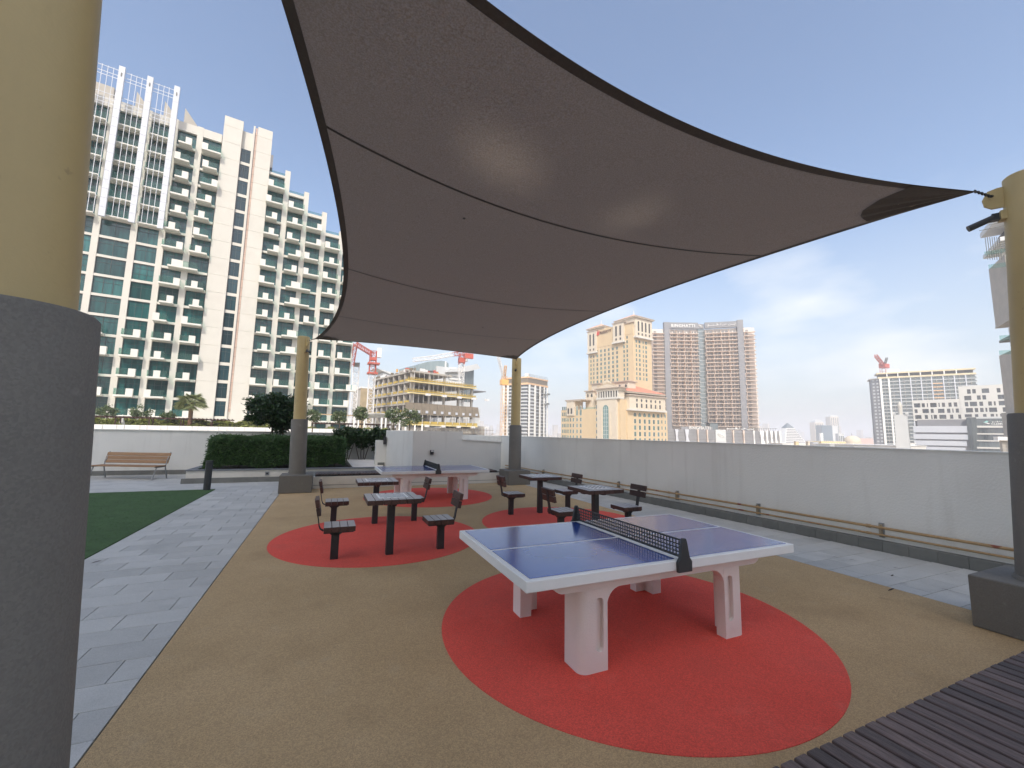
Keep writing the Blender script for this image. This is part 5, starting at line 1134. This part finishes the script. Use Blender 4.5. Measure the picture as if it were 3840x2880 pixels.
# its podium
fp = Frame(115, 2700, 1600, 330); pb_ = B(fp, 'retail_podium', 'long dark podium with white and pink fins and rooftop lettering')
pb_.p('body', m_dkgrey, -41.5, 47, 0, 26, -18, 7.0)
for x in range(-41, 26, 6): 
    for z in (-3.2, -.6, 2.0, 4.4): pb_.p('panel_band', m_kerb, x, x+5.4, -.15, 0, z, z+.25)
for (x, wd_, m_) in ((-36, 2.4, m_fin), (-28.2, 3.0, m_fin), (-18.6, 1.0, m_salmon), (-11.2, 1.0, m_salmon), (9.2, 1.0, m_salmon), (17.4, 1.0, m_salmon), (25.3, 1.0, m_white), (30.6, 3.2, m_white), (35, 1.9, m_white), (38.6, 1.9, m_white), (42.0, 1.9, m_white), (45.4, 1.6, m_white)):
    MB().extr([(x, -18), (x+wd_*.7, -18), (x+wd_*1.15, -3), (x+wd_*.7, 1.2), (x+wd_, 7.1), (x-wd_*.1, 7.1), (x+wd_*.2, 1.2)], -1.6, .3).build('fin', m_, pb_.root)
pb_.p('emblem_panel', m_light, -4.0, 4.0, -.8, .2, -3.6, 7.3); strokes('emblem', EMB, .2, m_white, pb_.root, lambda x, y: (-2.9+x*2.5, -1.0, 1.6+y*3.0)); pb_.p('caption', m_fin, -3, 3, -.9, -.8, -1.6, -1.4); pb_.p('caption', m_fin, -3, 3, -.9, -.8, -2.3, -2.1)
text('BINGHATTI', 3.3, m_white, pb_.root, (-24.6, -.4, 7.3), (R(90), 0, 0), ext=.1, sx=.92, sp=1.1)
strokes('arabic_lettering', ARB, .22, m_white, pb_.root, lambda x, y: (4.5+x*2.35, -.5, 8.0+y*2.0))
pb_.p('sign_base', m_dkgrey, -31, -6, 0, .6, 7, 9.2); pb_.p('canopy', m_darkin, -9, 2, 1, 8, 12.3, 12.9); pb_.p('glass_box', m_greyglass, -7.4, -1, 1.2, 8, 7, 12.3)
for i in range(14): pb_.p('roof_rail', m_kerb, 20+i*1.8, 20.12+i*1.8, -.2, 0, 7, 9.2)
pb_.p('roof_rail', m_kerb, 18, 45, -.2, 0, 9.0, 9.2)

# ================================================================ far right group
fr1, fr2 = Frame(150, 3320, 1640, 433), Frame(60, 3320, 1640, 433)
rt_ = B(fr1, 'long_tower', 'long grey green balconied tower under construction with yellow top bands')
rt_.p('body', glassy('green_grey_glass', (.10, .15, .14), (.17, .23, .21), .15), -1, 69, .9, 20, -18, 66.5)
for k in range(22):
    for q in range(2):
        a_ = (-6.4+q*3.0, 4.5-(-6.4+q*3.0+7.5)*.65-.25); MB().prism([(a_[0], a_[1]), (a_[0]+1.7, a_[1]-1.1), (a_[0]+1.7, a_[1]-.8), (a_[0], a_[1]+.3)], 64-k*3.6, 65.8-k*3.6).build('window', m_light, rt_.root)
MB().prism([(-7.5, 4.5), (-1.2, 0.4), (-1.2, 20), (-7.5, 22)], -18, 66).build('end_block', m_dkgrey, rt_.root)
for k in range(23):
    z = 66.6-k*3.6; rt_.p('slab', m_light, -1, 70.5, -.6, 1, z-.55, z)
for k in range(22):
    z = 66.6-k*3.6-3.6; rt_.p('balustrade', m_greyglass, 0, 69.5, -.55, -.45, z, z+1.2)
for (x, wd_, m_) in ((-1, 1.8, m_white), (5.8, 1.4, m_white), (14.4, .8, m_fin), (22.8, .8, m_fin), (30.6, .8, m_fin), (38.2, .8, m_fin), (46.5, .8, m_fin), (54.2, .8, m_fin), (62, .8, m_fin)): rt_.p('pier', m_, x, x+wd_, -.9, .9, -18, 67); rt_.p('pier', m_conc, x+3.9, x+4.2, -.3, .9, -18, 67)
m_ybeige = mat('pale_yellow_edge', (.66, .56, .36), .85, var=.08, scale=.2)
rt_.p('edge_band', m_ybeige, -2, 69.5, -1.1, 1, 66.4, 68); rt_.p('edge_band', m_ybeige, -3, 69.5, -1.1, 18, 71.2, 72.6); rt_.p('top_storey', m_darkin, -1, 68, 1, 16, 68, 71.2); rt_.p('roof_box', m_white, 6, 16, 3, 9, 72.6, 76)
for k in range(8): rt_.p('unfinished_bay', m_orange, 39.2, 46.2, -.7, -.4, 58.5-k*3.6, 59.4-k*3.6)
for i in range(7): rt_.p('core_post', m_cwhite, 5+i*8.5, 5.8+i*8.5, -1.2, 0, 68, 71.2)
ht_wall = MB().prism([(-9, 3.6), (-1.5, -.8), (-1.5, 20), (-9, 22)], 66, 67).build('roof_wedge', m_conc, rt_.root)
# white block with scattered dark windows
fw_ = Frame(167, 3420, 1640, 258); wb = B(fw_, 'clinic_block', 'white block with scattered dark square windows at the right')
k2 = lambda x, y: (3220+x*.2622, 1300+y*.2622)
WR = [(788, 812, 878, 868), (898, 810, 943, 866), (972, 808, 988, 864), (1018, 806, 1112, 864), (1138, 804, 1156, 862), (1186, 802, 1232, 860), (1280, 800, 1326, 858), (1357, 798, 1406, 856),
      (796, 896, 840, 950), (908, 893, 1000, 948), (1026, 892, 1070, 947), (1130, 890, 1224, 947), (1260, 888, 1308, 946), (1336, 886, 1354, 944), (1384, 885, 1432, 943),
      (804, 980, 896, 1034), (942, 978, 988, 1034), (1034, 977, 1052, 1034), (1070, 976, 1116, 1032), (1150, 975, 1250, 1032), (1302, 973, 1350, 1031), (1420, 972, 1470, 1030),
      (1545, 612, 1598, 672), (1620, 608, 1672, 668), (1755, 600, 1862, 660), (1970, 594, 2024, 654), (1506, 705, 1608, 764), (1688, 698, 1742, 757), (1765, 696, 1818, 755), (1985, 688, 2080, 748),
      (1514, 794, 1564, 853), (1586, 790, 1690, 850), (1722, 787, 1776, 846), (1848, 784, 1902, 842), (1930, 782, 1956, 840), (1998, 776, 2086, 838), (1530, 880, 1632, 940), (1656, 878, 1706, 936), (1732, 876, 1784, 934), (1808, 874, 1836, 932), (1862, 872, 1976, 932), (2056, 868, 2110, 932),
      (1514, 968, 1616, 1008), (1660, 966, 1708, 1006), (1776, 964, 1826, 1002), (1884, 962, 1934, 1000), (1962, 962, 1984, 998), (2022, 960, 2106, 1000)]
m_clinic = mat('clinic_white', (.66, .64, .59), .8, var=.03, scale=.3); m_dw = glassy('dark_window', (.035, .04, .045), (.06, .07, .08))
H1, H2 = [], []
for a, b, c, d in WR:
    u0_, zt_ = fw_.uz(*k2(a, b)); u1_, zb_ = fw_.uz(*k2(c, d)); u1_, _ = fw_.uz(*k2(c, b)); (H1 if a < 1480 else H2).append((round(u0_, 2), round(u1_, 2), round(zb_, 2), round(zt_, 2)))
holed(wb.root, 'wall', m_clinic, 0, .5, 1.5, 21.9, 13.8, 26.6, H1); holed(wb.root, 'wall', m_clinic, 0, .5, 21.9, 44, 13.8, 33.8, [h for h in H2])
wb.p('core', m_darkin, 2, 43.5, 1.2, 14, 8, 26); wb.p('core', m_darkin, 22.4, 43.5, 1.2, 14, 26, 33.2)
wb.p('roof', m_clinic, 1.5, 21.9, .5, 16, 26.3, 26.6); wb.p('roof', m_clinic, 21.9, 44, .5, 16, 33.5, 33.8); wb.p('side_wall', m_clinic, 1.5, 1.9, .5, 16, 13.8, 26.6); wb.p('side_wall', m_clinic, 21.9, 22.3, .5, 16, 26.6, 33.8)
for h in H1+H2: wb.p('window', m_dw, h[0], h[1], .38, .48, h[2], h[3])
wb.p('soffit', m_dkgrey, 2.5, 44, 1, 14, 11.5, 13.8)
# striped office below with its sign
so_ = Frame(167, 3420, 1640, 240); ofc = B(so_, 'striped_office', 'white louvred office block with grey glass corner and rooftop sign')
def q2(a, b, c, d): u0_, zt_ = so_.uz(*k2(a, b)); _, zb_ = so_.uz(*k2(a, d)); u1_, _ = so_.uz(*k2(c, b)); return u0_, u1_, zb_, zt_
u0_, u1_, zb_, zt_ = q2(830, 1070, 1500, 1130); ofc.p('grey_storey', m_dkgrey, u0_, u1_+20, 1.2, 12, zb_-2, zt_+1)
for (a, b, c, d) in ((780, 1135, 1480, 1225), (785, 1250, 1450, 1318), (795, 1340, 1430, 1405), (810, 1425, 1410, 1500), (810, 1520, 1410, 1600)):
    u0_, u1_, zb_, zt_ = q2(a, b, c, d); ofc.p('louvre_band', m_fin, u0_, u1_+3, -.6, 1, zb_, zt_)
u0_, u1_, zb_, zt_ = q2(790, 1135, 1490, 1600); ofc.p('body', m_dkgrey, u0_+.3, u1_+22, 0, 14, -18, zt_-.2)
u0_, u1_, zb_, zt_ = q2(1485, 1015, 1690, 1560); 
MB().prism([(u0_+1.4, -.8), (u0_+3.2, -2.2), (u0_+5.2, -2.8), (u1_, -2.8), (u1_, 6), (u0_+1.4, 6)], -18, zt_).build('glass_corner', m_greyglass, ofc.root)
u0_, u1_, zb_, zt_ = q2(1675, 1008, 2120, 1120); ofc.p('sign_wall', m_light, u0_, u1_+8, -2.4, 4, zt_-.9, zt_); ofc.p('sign_glass', m_greyglass, u0_, u1_+8, -2.2, 4, zb_-1, zt_-.9)
for (b, d) in ((1132, 1160), (1238, 1256), (1335, 1352), (1432, 1455), (1530, 1550)): a_1 = q2(1700, b, 2120, d); ofc.p('spandrel', m_clinic, a_1[0], a_1[1]+8, -2.8, 0, a_1[2], a_1[3])
for (b, d) in ((1165, 1236), (1258, 1333), (1354, 1430), (1456, 1530)): a_1 = q2(1700, b, 2120, d); ofc.p('window_band', m_greyglass, a_1[0], a_1[1]+8, -2.3, 0, a_1[2], a_1[3])
u0_, u1_, zb_, zt_ = q2(1900, 1088, 2120, 1118); text('CLEMENCEAU', (zt_-zb_)*1.15, m_white, ofc.root, (u0_, -2.4, zb_), (R(90), 0, 0), ext=.05, sx=1.1)
u0_, u1_, zb_, zt_ = q2(1910, 1062, 2100, 1080); strokes('arabic_lettering', ARB, .09, m_white, ofc.root, lambda x, y: (u0_+x*.55, -2.4, zb_+y*.6))
u0_, u1_, zb_, zt_ = q2(1785, 1062, 1885, 1110); m_aqua = mat('aqua_logo', (.3, .62, .58), .5)
MB().extr([(u0_, (zb_+zt_)/2), (u0_+1.2, zt_), (u1_-.5, zt_-.2), (u1_-1, (zb_+zt_)/2)], -2.45, -2.3).build('logo', m_aqua, ofc.root); MB().extr([(u0_+.3, (zb_+zt_)/2-.1), (u1_-1, (zb_+zt_)/2-.1), (u1_, zb_+.2), (u0_+1.8, zb_)], -2.45, -2.3).build('logo', m_white, ofc.root)
# minaret and small roof turret
def relz(x, y, dep): return dpt(x, y, dep)[2]
dq = dpt(3385, 1640, 150); mn = thing('minaret', 'pale square stone minaret with a small dome in front of the right towers', 'minaret', (dq[0], dq[1], 0), R(20))
zt_, zd = relz(3380, 1555, 150), relz(3372, 1530, 150)
MB().prism([(-1.95, -1.95), (1.95, -1.95), (1.95, 1.95), (-1.95, 1.95)], -18, zt_, [(-1.7, -1.7), (1.7, -1.7), (1.7, 1.7), (-1.7, 1.7)]).build('shaft', m_light, mn)
for sx in (-1, 1):
    for sy in (-1, 1): pc('merlon', m_light, mn, sx*1.7-.35, sx*1.7+.35, sy*1.7-.35, sy*1.7+.35, zt_, zt_+.9)
MB().prism([(-.5, -2.0), (.5, -2.0), (.5, -1.9), (-.5, -1.9)], relz(3385, 1640, 150), relz(3385, 1590, 150)).build('slit_window', m_kerb, mn)
MB().tube([(0, 0, zt_), (0, 0, zd+.3), (0, 0, zd+.8), (0, 0, zd+1.8), (0, 0, zd+2.5)], [.62, .62, .72, .5, .05], 12).build('lantern', m_cw, mn, smooth=True)
dq = dpt(3772, 1660, 120); sr = thing('roof_turret', 'small stone turret with white slab roof beside the right post', 'turret', (dq[0], dq[1], 0), R(30)); MB().box(-1.0, 1.0, -1, 1, -18, relz(3772, 1652, 120)).build('shaft', m_conc, sr); MB().box(-1.9, 1.9, -1.9, 1.9, relz(3772, 1652, 120), relz(3772, 1638, 120)).build('roof_slab', m_white, sr)
# tall concrete tower far right with cantilevered decks
ff = Frame(150, 3740, 1640, 118); ct = B(ff, 'concrete_tower', 'raw concrete tower with cantilevered decks partly behind the right post')
k6 = lambda x, y: (3640+x*.4336, 840+y*.4336)
def c6(x, y): return ff.uz(*k6(x, y))
def band(name, m, ax, ay, bx, by, v0=0, v1=14, xr=30): ob_ = v1 if v1 > 1 else v0; u_, zt2 = ff.uz(*k6(ax, ay), ob_); _, zb2 = ff.uz(*k6(bx, by), ob_); ct.p(name, m, u_, u_+xr, v0, v1, zb2, zt2)
band('upper_shaft', m_conc, 155, 395, 210, 900); band('lower_shaft', m_conc, 245, 1140, 300, 1659); u_, z_ = ff.uz(*k6(300, 1650), 14); ct.p('base', m_conc, u_-.8, u_+30, 0, 14, -18, z_+.5)
band('top_slab', m_light, 80, 85, 80, 125, -1.5); band('mid_slab', m_light, 105, 275, 108, 305, -1.5); band('white_core', m_white, 245, 280, 245, 380, 1.0); band('dark_slab', m_kerb, 245, 1010, 245, 1030, -.3); band('ceiling', m_conc, 210, 895, 215, 905, 0)
band('recess_wall', m_darkin, 235, 120, 240, 280, 4); band('recess_wall', m_light, 325, 900, 335, 1140, 2.5, 12)
band('balustrade', m_balglass, 248, 965, 248, 1010, -.2, -.12); band('balustrade', m_balglass, 245, 1095, 245, 1132, .05, .13); band('balustrade', m_balglass, 152, 352, 152, 390, .05, .13); band('balustrade', m_balglass, 118, 240, 118, 272, -1.2, -1.1)
u_, z_ = c6(60, 75); scf = MB(); scf.tube([(u_, -1.5, z_), (u_+20, -1.5, z_+.4)], .1, 4); scf.tube([(u_+2, -1.5, z_+1.2), (u_+20, -1.5, z_+1.6)], .08, 4)
for i in range(7): u2, z2 = c6(120+i*20, 150); scf.tube([(u2, -.8, z2-6), (u2, -.8, z2+1)], .08, 4); scf.tube([(u2, -.8, z2-5+i*.7), (u2+2, -.8, z2-5.3+i*.8)], .07, 4)
scf.build('scaffold', m_kerb, ct.root)

# ================================================================ distant things between the towers
def tri_building(x0, x1, ytop, dep, lab):
    a, b = dpt(x0, 1650, dep), dpt(x1, 1650, dep); c = (a+b)/2; wd_ = np.linalg.norm(b-a); r = thing('pyramid_building', lab, 'building', (c[0], c[1], 0), math.atan2((b-a)[1], (b-a)[0])); z = relz((x0+x1)/2, ytop, dep); zm = relz((x0+x1)/2, ytop+20, dep); h_ = wd_/2
    MB().prism([(-h_, -h_), (h_, -h_), (h_, h_), (-h_, h_)], -18, zm, [(-h_*.33, -h_*.33), (h_*.33, -h_*.33), (h_*.33, h_*.33), (-h_*.33, h_*.33)]).build('body', m_white, r)
    MB().prism([(-h_*.34, -h_*.34), (h_*.34, -h_*.34), (h_*.34, h_*.34), (-h_*.34, h_*.34)], zm+.2, z, [(-.5, -.5), (.5, -.5), (.5, .5), (-.5, .5)]).build('glass_peak', m_greyglass, r)
    for i in range(9):
        t0 = i/9; zz = -8+(zm+8)*t0; f_ = 1-.67*((zz+18)/(zm+18)); MB().box(-h_*f_*.9, h_*f_*.9, -h_*f_-1.0, -h_*f_+.4, zz, zz+1.6).build('window_band', m_dkgrey, r)
tri_building(2910, 3002, 1586, 900, 'distant glass topped pyramid building right of the dark podium')
def blk_(name, x0, x1, yt, dep, m, lab, yb=None, grp=None, wins=0):
    a, b = dpt(x0, 1650, dep), dpt(x1, 1650, dep); c = (a+b)/2; wd_ = np.linalg.norm((b-a)[:2]); z = relz((x0+x1)/2, yt, dep); r = thing(name, lab, 'building', (c[0], c[1], 0), math.atan2((b-a)[1], (b-a)[0]), grp)
    pc('body', m, r, -wd_/2, wd_/2, 0, wd_*.8, -18, z); 
    for i in range(wins): pc('window_strip', m_greyglass, r, -wd_/2+wd_*(i+.25)/wins, -wd_/2+wd_*(i+.7)/wins, -.6, .2, -10, z-4)
    return r, wd_, z
r, wd_, z = blk_('distant_tower', 3059, 3092, 1584, 1500, m_stone, 'distant rounded pale tower, left of the blue glass block', wins=4); MB().extr([(-wd_/2, z), (wd_/2, z), (wd_*.3, z+8), (-wd_*.1, z+11), (-wd_*.4, z+6)], 0, wd_*.7).build('roof', m_light, r)
r, wd_, z = blk_('distant_tower', 3120, 3151, 1562, 1500, m_stone, 'tallest distant cream tower, right of the blue glass block', wins=4); MB().extr([(-wd_/2, z), (wd_/2, z), (wd_*.3, z+5), (-wd_*.3, z+6)], 0, wd_*.7).build('roof', m_light, r)
r, wd_, z = blk_('glass_block', 3084, 3124, 1595, 1000, glassy('blue_glass', (.07, .12, .16), (.10, .16, .2)), 'distant blue grey glass office block between two pale towers'); pc('side', m_light, r, wd_/2, wd_/2+14, 0, 30, -18, z)
blk_('flat_block', 3078, 3088, 1624, 700, m_white, 'thin white slab tower left of the blue glass block'); blk_('flat_block', 3146, 3166, 1626, 700, m_light, 'small pale block with dark windows right of the blue glass block', wins=3)
dq = dpt(3196, 1655, 420); dm = thing('dome_building', 'sand coloured domed building in front of the distant houses', 'domed building', (dq[0], dq[1], 0))
rr_ = 7.0; z = relz(3196, 1655, 420)
MB().tube([(0, 0, -18), (0, 0, z)], rr_*1.04, 32).build('drum', m_stone, dm); MB().tube([(0, 0, z)]+[(0, 0, z+rr_*.82*sin(R(a))) for a in (15, 30, 45, 60, 75, 88)], [rr_]+[rr_*cos(R(a)) for a in (15, 30, 45, 60, 75, 88)], 32).build('dome', m_stone, dm, smooth=True); MB().tube([(0, 0, z+rr_*.8), (0, 0, z+rr_*1.25)], [.25, .05], 6).build('finial', m_kerb, dm)
r, wd_, z = blk_('yellow_house', 3079, 3172, 1656, 300, mat('yellow_render', (.72, .60, .34), .9), 'long low yellow house with square windows above the wall')
for i in range(9): pc('window', m_dkgrey, r, -wd_/2+1.2+i*wd_/9.2, -wd_/2+2.2+i*wd_/9.2, -.2, .1, z-2.4, z-1.2)
for i in range(12): pc('merlon', m_white2, r, -wd_/2+i*wd_/12, -wd_/2+i*wd_/12+.6, -.1, .5, z, z+.6)
for i, (x0, x1, yt, dep, m_, lab) in enumerate(((2933, 3046, 1664, 260, m_white, 'low white flat roofed house just right of the podium fins'), (2983, 2995, 1656, 250, mat('ochre_render', (.70, .55, .33), .9), 'small yellow roof room on the long white house'), (3029, 3044, 1657, 250, m_stone, 'small peach roof room with flat white top'), (3048, 3068, 1659, 240, m_fin, 'small pinkish white roof room beside the yellow house'),
        (3110, 3198, 1667, 190, m_light, 'long low grey flat roof under the yellow house'), (3198, 3470, 1671, 180, m_clinic, 'long low pale roof in front of the minaret base'), (3403, 3430, 1663, 200, m_white, 'small white roof room right of the minaret'))):
    r, wd_, z = blk_('low_house', x0, x1, yt, dep, m_, lab, grp='low flat roofed houses beyond the wall'); pc('roof_slab', m_white, r, -wd_/2-.3, wd_/2+.3, -.3, wd_*.6, z, z+.25)
blk_('far_villa', 3205, 3275, 1644, 800, mat('pink_render', (.60, .42, .36), .9), 'faded pink roofed villas beside the dome', grp=None)
# the far city: many small blocks and tree clumps nobody could count
fcb = MB(); g = np.random.default_rng(77)
for i in range(1500):
    a = g.uniform(R(-20), R(78)); d_ = g.uniform(620, 4500)**1.0; x, y = sin(a)*d_, cos(a)*d_; w1, w2_ = g.uniform(8, 30, 2); h_ = g.uniform(4, 13) if g.uniform() < .93 else g.uniform(15, 40)
    if d_ > 2200 and g.uniform() < .35: h_ = g.uniform(20, 95)
    if d_ < 1500: h_ = min(h_, 8)
    fcb.box(x-w1/2, x+w1/2, y-w2_/2, y+w2_/2, -18, -18+h_)
o = stuff(fcb.build('far_city', mat('far_city_blocks', (.50, .45, .38), .9, var=.25, scale=.01))); tag(o, 'mass of small low houses and hazy towers fading along the horizon', 'city')
nt_ = 26000; a = g.uniform(R(-20), R(78), nt_); d_ = 250*np.exp(g.uniform(0, 2.4, nt_)); cl = g.uniform(size=nt_)
pts = np.stack([np.sin(a)*d_, np.cos(a)*d_, -18+g.uniform(0, 7, nt_)], 1)
kk = (np.sin(pts[:, 0]*.021)+np.sin(pts[:, 1]*.017+1)+g.uniform(-1, 1, nt_)) > .3
o = stuff(leaves('far_trees', m_farleaf, None, pts[kk], 3.2, .7, seed=78)); tag(o, 'scattered distant trees between the low houses of the far city', 'trees')

# ================================================================ the air
hzm = bpy.data.materials.new('haze_air'); hzm.use_nodes = True; t = hzm.node_tree; t.nodes.remove(t.nodes['Principled BSDF'])
pv = t.nodes.new('ShaderNodeVolumePrincipled'); pv.inputs['Color'].default_value = (.9, .92, .96, 1); pv.inputs['Density'].default_value = .0005; pv.inputs['Anisotropy'].default_value = .1
t.links.new(pv.outputs[0], t.nodes['Material Output'].inputs['Volume'])
hb_ = stuff(MB().box(-9200, 9200, -3200, 14200, -19, 125).build('haze', hzm)); tag(hb_, 'thin pale haze filling the air over the whole city', 'haze')
